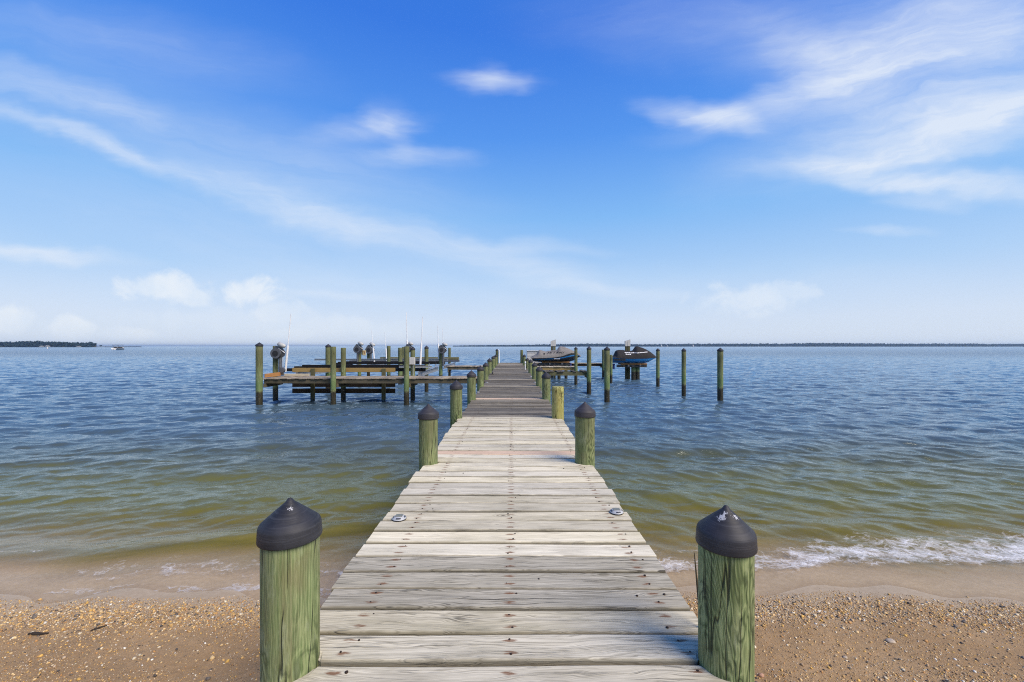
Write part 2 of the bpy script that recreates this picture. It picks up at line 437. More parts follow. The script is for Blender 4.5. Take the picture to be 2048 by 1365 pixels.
def ground_material():
    t = NT('damp_sand'); p = t.pos(); z = t.xyz(p)[2]
    n1 = t.noise(p, 2.2, 4, .6); n2 = t.noise(p, 24.0, 5, .65); n3 = t.noise(p, 260.0, 3, .7)
    c = t.mix(t.rng(n1, .35, .7), (.33, .200, .088), (.43, .275, .132))
    c = t.mix(t.rng(n2, .45, .7, 0, .5), c, (.20, .135, .070))
    gr = t.n('ShaderNodeTexVoronoi', {'feature': 'F1'}, Vector=p, Scale=210.0)
    gc = t.mix(t.xyz(gr.outputs['Color'])[0], (.10, .070, .045), (.55, .43, .28))
    c = t.mix(t.rng(gr.outputs['Distance'], .25, .5, .55, 0), c, gc)
    zz = t.math('ADD', z, t.math('MULTIPLY', t.math('SUBTRACT', n1, .5), .03))
    wet = t.rng(zz, .008, .046, 1, 0, True)
    c = t.mix(wet, c, t.mix(t.rng(n2, .4, .7), (.37, .27, .155), (.43, .325, .20)))
    c = t.mix(t.rng(z, .004, -.012, 0, 1), c, t.mix(t.rng(n2, .4, .7), (.46, .355, .215), (.55, .435, .28)))  # submerged sand painted lighter to make up for light lost in the water
    sub = t.rng(z, -.10, -.7, 0, 1)
    c = t.mix(sub, c, (.20, .17, .085))
    r = t.mix(wet, (.82, .82, .82), (.42, .42, .42))
    h = t.math('ADD', t.math('MULTIPLY', n2, .6), t.math('MULTIPLY', n3, .25))
    nb = t.n('ShaderNodeBump', None, Height=h, Strength=t.rng(wet, 0, 1, .8, .22), Distance=.02).outputs[0]
    return t.out(t.pbr(c, r, nb, 0, t.rng(wet, 0, 1, .25, .42)))
def spaced(lo, hi, core0, core1, step, grow=1.25):
    a = list(np.arange(core0, core1+1e-6, step)); s = step
    while a[-1] < hi: s *= grow; a.append(a[-1]+s)
    s = step; b = []; x = core0
    while x > lo: s *= grow; x -= s; b.append(x)
    return np.array(b[::-1]+a)
gx = spaced(-9000, 9000, -7, 7, .05); gy = spaced(-60, 9000, 1.0, 7.0, .03)
grid_mesh('beach_ground', gx, gy, ground_z, ground_material(), 'structure')

# pebbles washed into bands along the water's edge (uncountable)
def gravel():
    pts = []
    def dens(x, s, r):
        side = r
        n = .5+.5*math.sin(x*2.3+s*4)*math.sin(x*1.1-s*3+1.7)
        band1 = math.exp(-((s+.30)/.15)**2)
        mid = .09 + .12*n
        band2 = .8*max(0, min(1, (-s-.95)/.25)) * (.35+.65*n)
        if x > 2.6: mid += .14*n
        return min(1, band1+ (mid+band2 if s < -.25 else 0)) * (1 if s < -.08 else .10 if s < 0.02 else 0)
    while len(pts) < 90000:
        x = random.uniform(-5.2, 5.2); y = random.uniform(1.5, 3.55)
        if abs(x) < .55 and random.random() < .6: continue
        s = y - float(shore_y(x))
        if s > .02: continue
        if random.random() < dens(x, s, 0):
            pts.append((x, y))
    for _ in range(9000):
        x = random.choice((-1, 1))*random.uniform(5.2, 13); y = random.uniform(1.2, 3.4)
        if y - float(shore_y(x)) < -.1 and random.random() < dens(x, y-float(shore_y(x)), 0): pts.append((x, y))
    import bmesh
    bm = bmesh.new(); bmesh.ops.create_icosphere(bm, subdivisions=1, radius=1.0)
    iv = np.array([v.co[:] for v in bm.verts]); fi = np.array([[v.index for v in f.verts] for f in bm.faces]); bm.free()
    n = len(pts); P = np.array(pts)
    rad = np.clip(RNG.lognormal(math.log(.0040), .50, n), .0018, .014)
    rad[RNG.random(n) < .012] *= 1.7
    V = iv[None, :, :] * (1+.22*RNG.standard_normal((n, len(iv), 1)))
    V[:, :, 2] *= RNG.uniform(.35, .75, n)[:, None]
    V[:, :, 1] *= RNG.uniform(.6, 1.0, n)[:, None]
    a = RNG.uniform(0, 6.283, n); ti = RNG.normal(0, .35, n)
    x = V[:, :, 0]*np.cos(ti)[:, None]-V[:, :, 2]*np.sin(ti)[:, None]; z = V[:, :, 0]*np.sin(ti)[:, None]+V[:, :, 2]*np.cos(ti)[:, None]
    y = V[:, :, 1]
    X2 = x*np.cos(a)[:, None]-y*np.sin(a)[:, None]; Y2 = x*np.sin(a)[:, None]+y*np.cos(a)[:, None]
    gz = ground_z(P[:, 0], P[:, 1]) + rad*.22
    co = np.stack([X2*rad[:, None]+P[:, :1], Y2*rad[:, None]+P[:, 1:2], z*rad[:, None]+gz[:, None]], -1).reshape(-1, 3)
    pal = np.array([(.60, .37, .13), (.68, .48, .23), (.70, .60, .42), (.46, .24, .08), (.36, .24, .13), (.68, .41, .10), (.12, .10, .08), (.055, .048, .042), (.48, .36, .24), (.74, .70, .60)])
    pr = np.array([.20, .17, .10, .11, .13, .08, .07, .05, .06, .03])
    cc = pal[RNG.choice(len(pal), n, p=pr)] * RNG.uniform(.8, 1.25, (n, 1))
    nv = len(iv); F_ = (fi[None]+(np.arange(n)*nv)[:, None, None]).reshape(-1).astype(np.int32)
    # fine grit between the pebbles, each grain an octahedron
    m = 230000
    gx_ = RNG.uniform(-5.4, 5.4, m); gy_ = RNG.uniform(1.4, 3.5, m)
    sg = gy_-shore_y(gx_); wv_ = .35+.65*np.exp(-((sg+.3)/.2)**2)+.3*np.sin(gx_*2.3+sg*4)*np.sin(gx_*1.1-sg*3+1.7)+.35*np.clip((-sg-.95)/.25, 0, 1)
    keep = (RNG.random(m) < wv_) & (sg < -.06); gx_, gy_ = gx_[keep], gy_[keep]; m = len(gx_)
    oc = np.array([(1, 0, 0), (-1, 0, 0), (0, 1, 0), (0, -1, 0), (0, 0, 1), (0, 0, -1)], float); of = np.array([(0, 2, 4), (2, 1, 4), (1, 3, 4), (3, 0, 4), (2, 0, 5), (1, 2, 5), (3, 1, 5), (0, 3, 5)])
    rg = RNG.uniform(.0014, .0038, m); ang = RNG.uniform(0, 6.28, m)
    ox = oc[None, :, 0]*np.cos(ang)[:, None]-oc[None, :, 1]*np.sin(ang)[:, None]; oy = oc[None, :, 0]*np.sin(ang)[:, None]+oc[None, :, 1]*np.cos(ang)[:, None]
    gco = np.stack([ox*rg[:, None]*1.2+gx_[:, None], oy*rg[:, None]*.9+gy_[:, None], oc[None, :, 2]*rg[:, None]*.6+(ground_z(gx_, gy_)+rg*.2)[:, None]], -1).reshape(-1, 3)
    gcol = pal[RNG.choice(len(pal), m, p=pr)]*RNG.uniform(.6, 1.15, (m, 1))
    co = np.concatenate([co, gco]); F_ = np.concatenate([F_, (of[None]+(np.arange(m)*6)[:, None, None]).reshape(-1).astype(np.int32)+n*nv])
    me = bpy.data.meshes.new('gravel')
    me.vertices.add(len(co)); me.vertices.foreach_set('co', co.astype(np.float32).ravel())
    me.loops.add(len(F_)); me.loops.foreach_set('vertex_index', F_)
    me.polygons.add(len(F_)//3); me.polygons.foreach_set('loop_start', np.arange(len(F_)//3, dtype=np.int32)*3)
    me.update(calc_edges=True); me.polygons.foreach_set('use_smooth', np.ones(len(F_)//3, bool))
    ca = me.color_attributes.new('tone', 'FLOAT_COLOR', 'POINT')
    c4 = np.ones((len(co), 4), np.float32); c4[:n*nv, :3] = np.repeat(cc, nv, 0); c4[n*nv:, :3] = np.repeat(gcol, 6, 0)
    ca.data.foreach_set('color', c4.ravel())
    t = NT('pebble_mix'); c = t.attr('tone')[0]
    nn = t.noise(t.pos(), 300.0, 3, .6)
    c = t.mix(t.rng(nn, .4, .7, 0, .4), c, (.12, .085, .05))
    me.materials.append(t.out(t.pbr(c, .62, t.bump(nn, .2, .003), 0, .4)))
    o = bpy.data.objects.new('gravel', me); COL.objects.link(o)
    tag(o, None, None, None, 'stuff')
gravel()

# ------------------------------------------------------------------ water
def spectrum(N, L, wdir, lpeak, lcut, spread, seed, cross=.25):
    r = np.random.default_rng(seed)
    k1 = np.fft.fftfreq(N, 1.0/N)*2*math.pi/L
    KX, KY = np.meshgrid(k1, k1); K = np.hypot(KX, KY); K[0, 0] = 1e-6
    kp = 2*math.pi/lpeak
    P = np.exp(-1.25*(kp/K)**2)/K**4 * np.exp(-(K*lcut/6.283)**2)
    ct = (KX*wdir[0]+KY*wdir[1])/K
    P *= np.where(ct > 0, np.abs(ct)**spread, .12*np.abs(ct)**spread) + cross*.1
    P[0, 0] = 0
    H = np.sqrt(P)*(r.standard_normal((N, N))+1j*r.standard_normal((N, N)))
    h = np.fft.ifft2(H).real
    sc = 1/h.std()
    dx = np.fft.ifft2(-1j*KX/K*H).real; dy = np.fft.ifft2(-1j*KY/K*H).real
    return h*sc, dx*sc, dy*sc
def sample(tile, L, x, y):
    N = tile.shape[0]
    u = (x/L % 1)*N; v = (y/L % 1)*N
    i = np.floor(u).astype(int); j = np.floor(v).astype(int); fu = u-i; fv = v-j
    i0 = i % N; i1 = (i+1) % N; j0 = j % N; j1 = (j+1) % N
    r = (tile[j0, i0]*(1-fu)+tile[j0, i1]*fu)*(1-fv)+(tile[j1, i0]*(1-fu)+tile[j1, i1]*fu)*fv
    return 1.7*np.tanh(r/1.7)
def water():
    rows = [2.2]
    while rows[-1] < 110: rows.append(rows[-1]*1.0040)
    while rows[-1] < 8000: rows.append(rows[-1]*1.09)
    rows = np.array(rows)
    tc = list(np.linspace(-1.75, 1.75, 860))
    for k in (2.0, 2.5, 3.5, 6, 12, 30): tc = [-k]+tc+[k]
    tc = np.array(sorted(tc))
    T, Y = np.meshgrid(tc, rows); Xw = T*Y
    dep = -ground_z(Xw, Y)
    d = np.clip(dep, 0, 5)
    h1, x1, y1 = spectrum(512, 26.0, (.12, -1.0), 1.6, .38, 9, 3)
    h2, x2, y2 = spectrum(512, 9.7, (.27, -1.0), .66, .15, 9, 5, .08)
    h3, x3, y3 = spectrum(512, 9.7, (-.50, -1.0), .60, .14, 9, 8, .08)
    h4, x4, y4 = spectrum(512, 3.1, (.1, -1.0), .22, .03, 2, 15, .6)
    fade = np.clip((150-Y)/90, 0, 1)
    a1 = .032*np.clip(d/.38, .10, 1)*fade*(1+.25*np.clip((Y-10)/30, 0, 1)); a2 = .0128*np.clip(d/.16, .10, 1)*np.clip((70-Y)/45, 0, 1)
    # rotate the second set so that neither repeats along with the other
    cx, sx = math.cos(.5), math.sin(.5)
    Xr, Yr = Xw*cx-Y*sx, Xw*sx+Y*cx
    wl = np.clip((Xw+1.5)/3.0, 0, 1); wl = wl*wl*(3-2*wl); a4 = .0014*np.clip(d/.08, .15, 1)*np.clip((30-Y)/18, 0, 1)
    z = a1*sample(h1, 26.0, Xw, Y)+a2*(sample(h2, 9.7, Xw, Y)*(1-wl)+sample(h3, 9.7, Xw, Y)*wl)+a4*sample(h4, 3.1, Xr, Yr)
    dx = .5*a1*sample(x1, 26.0, Xw, Y); dy = .5*a1*sample(y1, 26.0, Xw, Y)
    # the last swell standing up before the beach
    yc = np.where(Xw < 0, 4.30+.27*(Xw+2.7)*np.exp(-np.abs(np.minimum(Xw+1.2, 0))*.02), 4.55+.10*np.sin(Xw*1.3)+.05*(Xw-2))
    yc = np.clip(yc, 3.85, 6)
    e = Y-yc
    amp = (.040+.042*np.clip(.5-Xw, 0, 1))*(.75+.25*np.sin(Xw*1.9+.4))
    z += amp*np.where(e < 0, np.exp(-(e/.12)**2), np.exp(-(e/.26)**2))
    yc2 = 5.6+.18*np.sin(Xw*.8+1); e2 = Y-yc2
    z += .030*np.exp(-(e2/.32)**2)*(.6+.4*np.sin(Xw*1.1))
    # swash: a thin film left on the sand
    z = np.where(dep < .10, np.maximum(z*np.clip((dep+.02)/.12, .15, 1), -.05), z)
    depth = np.clip(z-ground_z(Xw+dx, Y+dy), 0, 6)
    # places where foam gathers
    fo = np.zeros_like(Y)
    right = np.clip((Xw-1.0)/.4, 0, 1)
    yb = 3.86+.05*np.sin(Xw*2.2)+.055*(Xw-2.4)
    fo = np.maximum(fo, right*np.exp(-((Y-yb)/np.where(Y < yb, .19, .30+.08*np.clip(Xw-1.5, 0, 5)))**2)*(.62+.10*np.clip((Xw-2.2)/2, 0, 1)))
    left = np.clip((-Xw-1.0)/.4, 0, 1)*np.clip((Xw+4.25)/.35, 0, 1)
    s = Y-shore_y(Xw)
    fo = np.maximum(fo, left*np.exp(-((s-.06)/.09)**2)*.52)
    fo = np.maximum(fo, left*np.exp(-((s-.38)/.24)**2)*.43)
    fo = np.maximum(fo, np.clip((-Xw-4)/.4, 0, 1)*np.exp(-((Y-4.0)/.05)**2)*.4)
    # water shader
    t = NT('bay_water'); p = t.pos()
    dp = t.attr('depth')[2]; fm = t.attr('foam')[2]
    n_lo = t.noise(t.scale(p, (1.0, 1.9, 1.0)), 5.5, 4, .62, .3)
    n_hi = t.noise(t.scale(p, (1.0, 1.7, 1.0)), 24.0, 4, .65, .4)
    n_far = t.noise(t.scale(p, (1.0, 1.6, 1.0)), .9, 6, .68, .3)
    yy = t.xyz(p)[1]
    farm = t.rng(yy, 40, 120, 0, 1, True)
    sh = t.rng(dp, .0, .25, .12, 1)
    h = t.math('ADD', t.math('MULTIPLY', n_lo, .016), t.math('MULTIPLY', n_hi, .0028))
    h = t.math('ADD', t.math('MULTIPLY', h, sh), t.math('MULTIPLY', t.math('MULTIPLY', n_far, .26), farm))
    nb = t.n('ShaderNodeBump', None, Height=h, Strength=1.0, Distance=1.0).outputs[0]
    k = t.math('SUBTRACT', 1.0, t.math('EXPONENT', t.math('MULTIPLY', t.math('MAXIMUM', t.math('SUBTRACT', dp, .03), 0.0), -6.0)))
    body = t.ramp(t.rng(dp, 0, 1.6), [(0.0, (.34, .25, .10)), (.05, (.28, .225, .020)), (.14, (.165, .158, .020)), (.27, (.076, .084, .038)), (.44, (.054, .088, .112)), (1.0, (.060, .112, .170))])
    tint = t.mix(t.rng(dp, .04, .5), (.98, .97, .95), (.60, .56, .14))
    tr = t.n('ShaderNodeBsdfTransparent', None, Color=tint).outputs[0]
    df = t.n('ShaderNodeBsdfDiffuse', None, Color=body).outputs[0]
    under = t.n('ShaderNodeMixShader', None, i0=k, i1=tr, i2=df).outputs[0]
    gl = t.n('ShaderNodeBsdfGlossy', None, Color=(.90, .96, 1, 1), Roughness=t.rng(yy, 10, 200, .04, .14), Normal=nb).outputs[0]
    fr = t.n('ShaderNodeFresnel', None, IOR=t.rng(dp, .02, .24, 1.17, 1.54), Normal=nb).outputs[0]
    wat = t.n('ShaderNodeMixShader', None, i0=fr, i1=under, i2=gl).outputs[0]
    wv = t.add(p, t.scale(t.noise(p, 4.0, 5, .68, 0, 1), (.30, .26, 0)))
    ed = t.n('ShaderNodeTexVoronoi', {'feature': 'DISTANCE_TO_EDGE'}, Vector=t.scale(wv, (1.0, 1.5, 1.0)), Scale=11.0).outputs['Distance']
    cl = t.noise(t.scale(wv, (1.0, 2.2, 1.0)), 3.4, 8, .74)
    lace = t.rng(ed, .0, .20, .13, -.05)
    fv = t.math('ADD', t.math('ADD', t.math('MULTIPLY', t.math('SUBTRACT', cl, .5), 1.9), lace), t.math('SUBTRACT', fm, .5))
    ff = t.math('MULTIPLY', t.rng(fv, .0, .48, 0, 1, False), t.rng(fm, .08, .3))
    ff = t.math('MULTIPLY', ff, .80)
    fb = t.bump(fv, .6, .02)
    foam = t.n('ShaderNodeBsdfDiffuse', None, Color=(.80, .80, .80, 1), Normal=fb).outputs[0]
    m = t.out(t.n('ShaderNodeMixShader', None, i0=ff, i1=wat, i2=foam).outputs[0])
    raw_grid('water', Xw+dx, Y+dy, z, m, 'structure', {'depth': depth, 'foam': fo})
water()

# ------------------------------------------------------------------ pilings
def pile_prof(r, z0, z1, near=False, flat=True):
    n = max(6, int((z1-z0)/(.05 if near else .18)))
    pr = [(r, z0+(z1-z0-.008)*i/n) for i in range(n+1)]
    if flat: pr += [(r*.94, z1), (r*.5, z1+.003), (.0005, z1+.004)]
    return pr
PILES = []
def piling(px, Y, ztop, r, label, capped=True, capm='cap', m='pile', group='timber pilings of the pier and docks', tilt=0.0, x=None, zbot=None):
    x = X(px, Y) if x is None else x
    zb = float(ground_z(x, Y))-.35 if zbot is None else zbot
    near = Y < 7
    ph = random.uniform(0, 6)
    def wob(an, h): return 1+.024*math.sin(2*an+ph+h*.7)+.012*math.sin(3*an+ph*2-h*1.9)+.006*math.sin(7*an+ph+h*4)
    seg = 56 if near else 24
    PILES.append((x, Y, r))
    if not capped:
        b = MB().lathe((x, Y, 0), pile_prof(r, zb, ztop, near), seg, wob=wob)
        o = b.build('piling', M[m])
        return tag(o, label, 'piling', group)
    e = thing('piling', (x, Y, max(zb, 0) if zb > 0 else zb), label, 'piling', group)
    zc = ztop-.140
    MB().lathe((x, Y, 0), pile_prof(r, zb, zc+.012, near), seg, wob=wob).build('post', M[m], e)
    rc = r*1.095
    sg = 48 if near else 20
    pr = [(r*1.005, zc), (rc*1.02, zc), (rc*1.025, zc+.004), (rc, zc+.042), (rc*.985, zc+.049), (rc*.95, zc+.056)]
    pr += [(rc*.95*(1-i/7.0)**.96, zc+.056+.082*i/7.0) for i in range(1, 7)] + [(rc*.07, zc+.1375), (.0004, zc+.140)]
    ln, lt = random.uniform(-1, 1)*.02, random.uniform(-1, 1)*.02
    b = MB().lathe((0, 0, 0), [(p[0], p[1]-zc) for p in pr], sg)
    cx = x
    b.v = [(cx+p[0]+ln*p[2], Y+p[1]+lt*p[2], zc+p[2]+(ln*p[0]+lt*p[1])*.6) for p in b.v]
    c = b.build('cap', M[capm], e)
    if capm != 'cap':   # put the cap's origin at its foot so the white splash sits near the tip
        me = c.data; d = Vector((0, 0, zc-world_loc(e).z)); c.location = d
        for v in me.vertices: v.co -= d
    return e

LS = 'on the boat-lift side of the pier'; RS = 'on the jet-ski side of the pier'
ordn = ['first', 'second', 'third', 'fourth', 'fifth', 'sixth', 'seventh', 'eighth', 'ninth', 'tenth']
left = [(581, 1.43, 1.54), (857, 3.9, 1.52), (912.5, 6.3, 1.55), (943, 8.5, 1.57), (961, 11.3, 1.535), (971.5, 13.55, 1.54), (979, 17, 1.575), (986.5, 20.3, 1.60), (991.5, 23.6, 1.60), (994, 27.2, 1.91)]
right = [(1451, 1.43, 1.513), (1170, 3.9, 1.54), None, (1092.6, 8.6, 1.534), (1078.6, 11.4, 1.515), (1069.3, 13.8, 1.53), (1061, 17, 1.53), (1054.6, 20.3, 1.50), (1048.6, 23.6, 1.605), None]
for i, (px, Y, zt) in enumerate(left):
    lab = ['big cracked green piling with faint white fleck on its black cap, beside the sand',
           'green piling with a rusty orange edge, %s piling %s' % (ordn[1], LS)][i] if i < 2 else \
          '%s black-capped green piling from the beach %s' % (ordn[i], LS)
    if i == 9: lab = 'tall black-capped piling at the far end of the pier, white pipe beside it'
    piling(px, Y, zt, .0925 if i == 0 else .092, lab, capm='cap_small_splash' if i == 0 else 'cap', m='pile_dry' if i < 1 else 'pile')
for i, q in enumerate(right):
    if q is None: continue
    px, Y, zt = q
    lab = ['big green piling with dark knot and white-splashed black cap, thin twig beside it',
           'black-capped green piling just before the uncapped yellow post %s' % RS][i] if i < 2 else \
          '%s piling from the beach %s, black-capped' % (ordn[i], RS)
    piling(px, Y, zt, .0875 if i == 0 else .092, lab, capm='cap_big_splash' if i == 0 else 'cap', m='pile_dry' if i < 1 else 'pile')
piling(1115.5, 6.3, 1.445, .094, 'uncapped yellowish piling with a raw cut top beside the deck', capped=False, m='pile_yellow')
piling(1043.4, 27.2, 1.825, .095, 'uncapped dark piling at the far end of the pier by the dock box', capped=False)
# pilings of the near walkway with the boat lift
piling(518.5, 14.03, 2.22, .112, 'tall black-capped piling at the outer corner of the boat-lift walkway', m='pile')
piling(551, 15.36, 2.09, .092, 'piling carrying the big lift motor near the orange board', capped=False)
piling(666.5, 14.03, 2.065, .090, 'uncapped green piling before the middle of the near walkway', capped=False)
piling(686.7, 15.36, 2.02, .090, 'uncapped piling behind the near walkway, beside its middle front piling', capped=False)
piling(813, 14.03, 2.07, .090, 'uncapped green piling before the near walkway, in front of the grey utility box', capped=False)
piling(825.5, 15.36, 2.08, .085, 'black-capped piling holding the grey utility box')
piling(656.5, 18.2, 2.185, .115, 'thick black-capped piling at the back corner of the near boat lift')
piling(853, 18.2, 2.115, .090, 'black-capped piling between the tall white guide pole and the far lift')
# far lift
piling(719, 21.9, 1.93, .095, 'far-lift piling with a white motor and the cream board', capped=False)
piling(737, 25.6, 2.10, .095, 'far-lift piling with dark round winch hole, next to a white guide pole', capped=False)
piling(777.5, 22.4, 2.10, .100, 'leaning mossy uncapped piling in the middle of the far boat lift', capped=False)
piling(800.5, 22.0, 2.00, .120, 'short uncapped piling just beside the front utility-box piling', capped=False)
piling(806.8, 26.2, 2.03, .085, 'uncapped piling peeking out behind the utility-box piling', capped=False)
piling(881.5, 22.1, 2.10, .10, 'far-lift piling with motor beside the green beam end', capped=False)
piling(899, 26.6, 1.98, .085, 'slim uncapped piling standing through the mossy beam end', capped=False)
# jet-ski side
FG = 'free-standing mooring pilings'
piling(1178, 17.85, 2.08, .100, 'black-capped piling at the tip of the broken finger walkway')
piling(1151.8, 21.95, 2.055, .088, 'slim black-capped piling in front of the grey-covered jet ski')
piling(1214, 14.75, 2.075, .100, 'black-capped mooring piling with a knot, in line with the dark-covered jet ski stern', group=FG)
piling(1207, 26.4, 1.86, .10, 'grey uncapped piling at the outer end of the jet-ski walkway', capped=False)
piling(1222, 22.5, 1.60, .085, 'short black piling half hidden behind the knotted mooring piling', capped=False, m='pile')
piling(1315.8, 20.3, 1.985, .086, 'slim mooring piling touching the bow of the dark-covered jet ski', group=FG)
piling(1367.5, 16.75, 2.01, .086, 'middle mooring piling standing alone in open water', group=FG)
piling(1440.5, 15.2, 2.03, .102, 'outermost lone mooring piling, thick and tall, in open water', group=FG)

# ------------------------------------------------------------------ main pier
def deck_z(Y):
    if Y < 6.3: return DECK
    ks = [6.3, 8.55, 11.35, 13.7, 17, 20.3, 23.6, 27.5]
    for a, b in zip(ks, ks[1:]):
        if a <= Y <= b: return DECK-.030*math.sin(math.pi*(Y-a)/(b-a))**2
    return DECK
pier = thing('pier', (0, 10, DECK), 'long weathered plank pier running from the beach out over the water', 'pier')
NAILX = (-.62, -.01, .645)
def edge(side, y, base):
    x = base
    for (px, py, r) in PILES:
        if abs(py-y) < r+.012 and abs(px) < 1.2 and (px > 0) == (side > 0):
            w = math.sqrt(max(0, (r+.012)**2-(py-y)**2))
            if side > 0: x = min(x, px-w)
            else: x = max(x, px+w)
    return x
def pier_boards():
    pale, grey, orange, orange2 = MB(), MB(), MB(), MB()
    ntmp = []
    y = -7.0; pitch = .1455; i = 0
    out = {'pale': (pale, []), 'grey': (grey, []), 'orange': (orange, []), 'orange2': (orange2, [])}
    lows = 1.02, 1.32
    while y < 27.45:
        w = pitch-random.uniform(.008, .019)
        Yc = y+w/2
        key = 'pale' if Yc < 6.35 else 'grey'
        if abs(Yc-4.27) < .07 or abs(Yc-8.62) < .07: key = 'orange' if Yc < 6 else 'orange2'
        b, rust = out[key]
        bright = random.uniform(.55, 1.0); hue = random.random(); crk = random.uniform(.05, .6)
        if key[:2] == 'or': bright = .95; crk = .2
        if key == 'pale':
            if 1.66 < Yc < 2.14: bright *= .5; crk = .9
            elif Yc < 1.66: bright = random.uniform(.5, .85); crk = random.uniform(.45, .8)
            elif Yc < 2.45: bright = 1.0; crk = .05
            elif 5.6 < Yc: bright *= .8
        if key == 'grey':
            near_crest = min(abs(Yc-k) for k in (6.3, 8.55, 11.35, 13.7, 17, 20.3, 23.6, 27.4))
            bright = random.uniform(-.35, .55)+(1.0 if near_crest < .20 else 0); crk = random.uniform(.3, 1.0)
            if Yc > 24: bright += .6
            bright = min(bright, 1.5)
        col = (bright, hue, crk)
        zt = deck_z(Yc)+random.uniform(-.004, .004); th = .038
        rag = random.choice((0, 0, 0, .02, -.012)); xl0 = -.845-(.02 if Yc > 6.3 else 0)+random.gauss(0, .006)+rag; xr0 = .775+random.gauss(0, .006)
        if Yc > 13: xl0 -= .05
        # cross-section of the board (y, z), top first
        c = .007
        prof = [(0, -th), (0, -c), (c*.35, -c*.3), (c, 0)]
        m_ = 6
        prof += [(c+(w-2*c)*k/m_, -.0012*math.sin(math.pi*k/m_)*random.uniform(.2, 1.6)) for k in range(1, m_)]
        prof += [(w-c, 0), (w-c*.35, -c*.3), (w, -c), (w, -th)]
        nX = 30
        ph1, ph2 = random.uniform(0, 6), random.uniform(0, 6)
        skew = random.uniform(-.004, .004); o = random.random()*50
        vs, uv, u2 = [], [], []
        L = [edge(-1, y+p[0], xl0) for p in prof]; R = [edge(1, y+p[0], xr0) for p in prof]
        for k in range(nX+1):
            f = k/nX
            for j, p in enumerate(prof):
                x = L[j]+(R[j]-L[j])*f
                dy = .0025*math.sin(x*4+ph1)+skew*x; dz = .0022*math.sin(x*3.1+ph2)
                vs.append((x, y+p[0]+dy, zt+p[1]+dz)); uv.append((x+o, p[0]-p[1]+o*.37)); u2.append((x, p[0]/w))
        npf = len(prof); fs = []
        for k in range(nX):
            for j in range(npf-1):
                fs.append((k*npf+j, (k+1)*npf+j, (k+1)*npf+j+1, k*npf+j+1))
            fs.append((k*npf+npf-1, (k+1)*npf+npf-1, (k+1)*npf, k*npf))
        fs.append(tuple(range(npf-1, -1, -1))); fs.append(tuple(nX*npf+j for j in range(npf)))
        b.add(vs, [f[::-1] for f in fs], uv, col, False, u2)
        nv = []
        if Yc < 10:
            for nx in NAILX:
                for fy in (.24, .76):
                    if random.random() < .25: continue
                    nv.append((nx+random.uniform(-.02, .02)+(.03 if fy > .5 else 0)*random.choice((0, 1)), y+w*fy+random.uniform(-.008, .008), random.uniform(.2, 1.0)))
            if random.random() < .25: nv.append((random.uniform(-.6, .6), y+w*random.uniform(.2, .8), .6))
            for (nx, ny, k) in nv:
                r = random.uniform(.0036, .0060)
                b.cur = 1; b.lathe((nx, ny, zt-.0035), [(r*1.0, 0), (r, .0042), (r*.7, .0052), (.0003, .0056)], 10); b.cur = 0
        y += pitch; i += 1
    for key, (b, rust) in out.items():
        nm = 'decking'; b.cur = 1
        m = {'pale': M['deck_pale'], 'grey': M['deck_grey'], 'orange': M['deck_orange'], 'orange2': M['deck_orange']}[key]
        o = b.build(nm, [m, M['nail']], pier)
        if key == 'pale': o['label'] = 'pale bleached planks near the beach'
        if key == 'grey': o['label'] = 'dark grey mossy planks of the outer stretch'
        if key[:2] == 'or': o['label'] = 'orange replacement plank'
M['deck_orange'] = wood_mat('orange_deck_wood', (.64, .48, .35), (.55, .39, .27), (.30, .20, .13), weather=.25)
pier_boards()
for xx in (-.72, -.01, .68):
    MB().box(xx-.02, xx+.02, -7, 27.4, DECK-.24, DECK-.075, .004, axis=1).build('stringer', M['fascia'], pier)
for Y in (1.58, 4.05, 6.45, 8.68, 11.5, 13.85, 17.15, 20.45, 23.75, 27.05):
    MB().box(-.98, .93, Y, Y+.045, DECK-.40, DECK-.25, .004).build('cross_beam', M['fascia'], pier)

# ------------------------------------------------------------------ side walkways
def walkway(name, x0, x1, y0, y1, label, fmat='fascia', dmat='dock_wood', skip=0.0, bright=(.3, 1.0), cat='walkway', zt=DECK, fascia_h=.145, group=None):
    e = thing(name, ((x0+x1)/2, y0, zt), label, cat, group)
    b = MB(); x = x0
    while x < x1-.05:
        w = min(.138, x1-x)
        if random.random() >= skip:
            a, c = random.uniform(-.03, .02), random.uniform(-.02, .03)
            z = zt+random.uniform(-.008, .008)
            b.box(x, x+w-.005, y0+a, y1+c, z-.038, z, .007, (random.uniform(*bright), random.random(), random.uniform(.2, .9)), 1)
            if skip: b.build('plank', M[dmat], e); b = MB()
        x += .143
    if not skip: b.build('decking', M[dmat], e)
    zf = zt-.048
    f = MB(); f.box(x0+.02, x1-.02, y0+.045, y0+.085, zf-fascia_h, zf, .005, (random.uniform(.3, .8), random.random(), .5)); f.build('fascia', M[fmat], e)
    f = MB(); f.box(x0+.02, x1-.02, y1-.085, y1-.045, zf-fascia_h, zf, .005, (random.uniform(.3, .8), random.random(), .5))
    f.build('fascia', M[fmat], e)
    n = max(2, int((x1-x0)/2.6)+1)
    for k in range(n):
        xx = x0+.06+(x1-x0-.12)*k/(n-1)
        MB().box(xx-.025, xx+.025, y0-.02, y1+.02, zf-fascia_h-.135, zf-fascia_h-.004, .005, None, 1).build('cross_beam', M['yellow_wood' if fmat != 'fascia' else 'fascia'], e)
    return e
wa = walkway('dock_walkway', -8.83, -.99, 14.16, 15.26, 'near plank walkway leading off the pier to the boat lift with the orange board')
walkway('dock_walkway', -3.66, -1.02, 22.5, 23.6, 'short far walkway between the pier and the second boat lift')
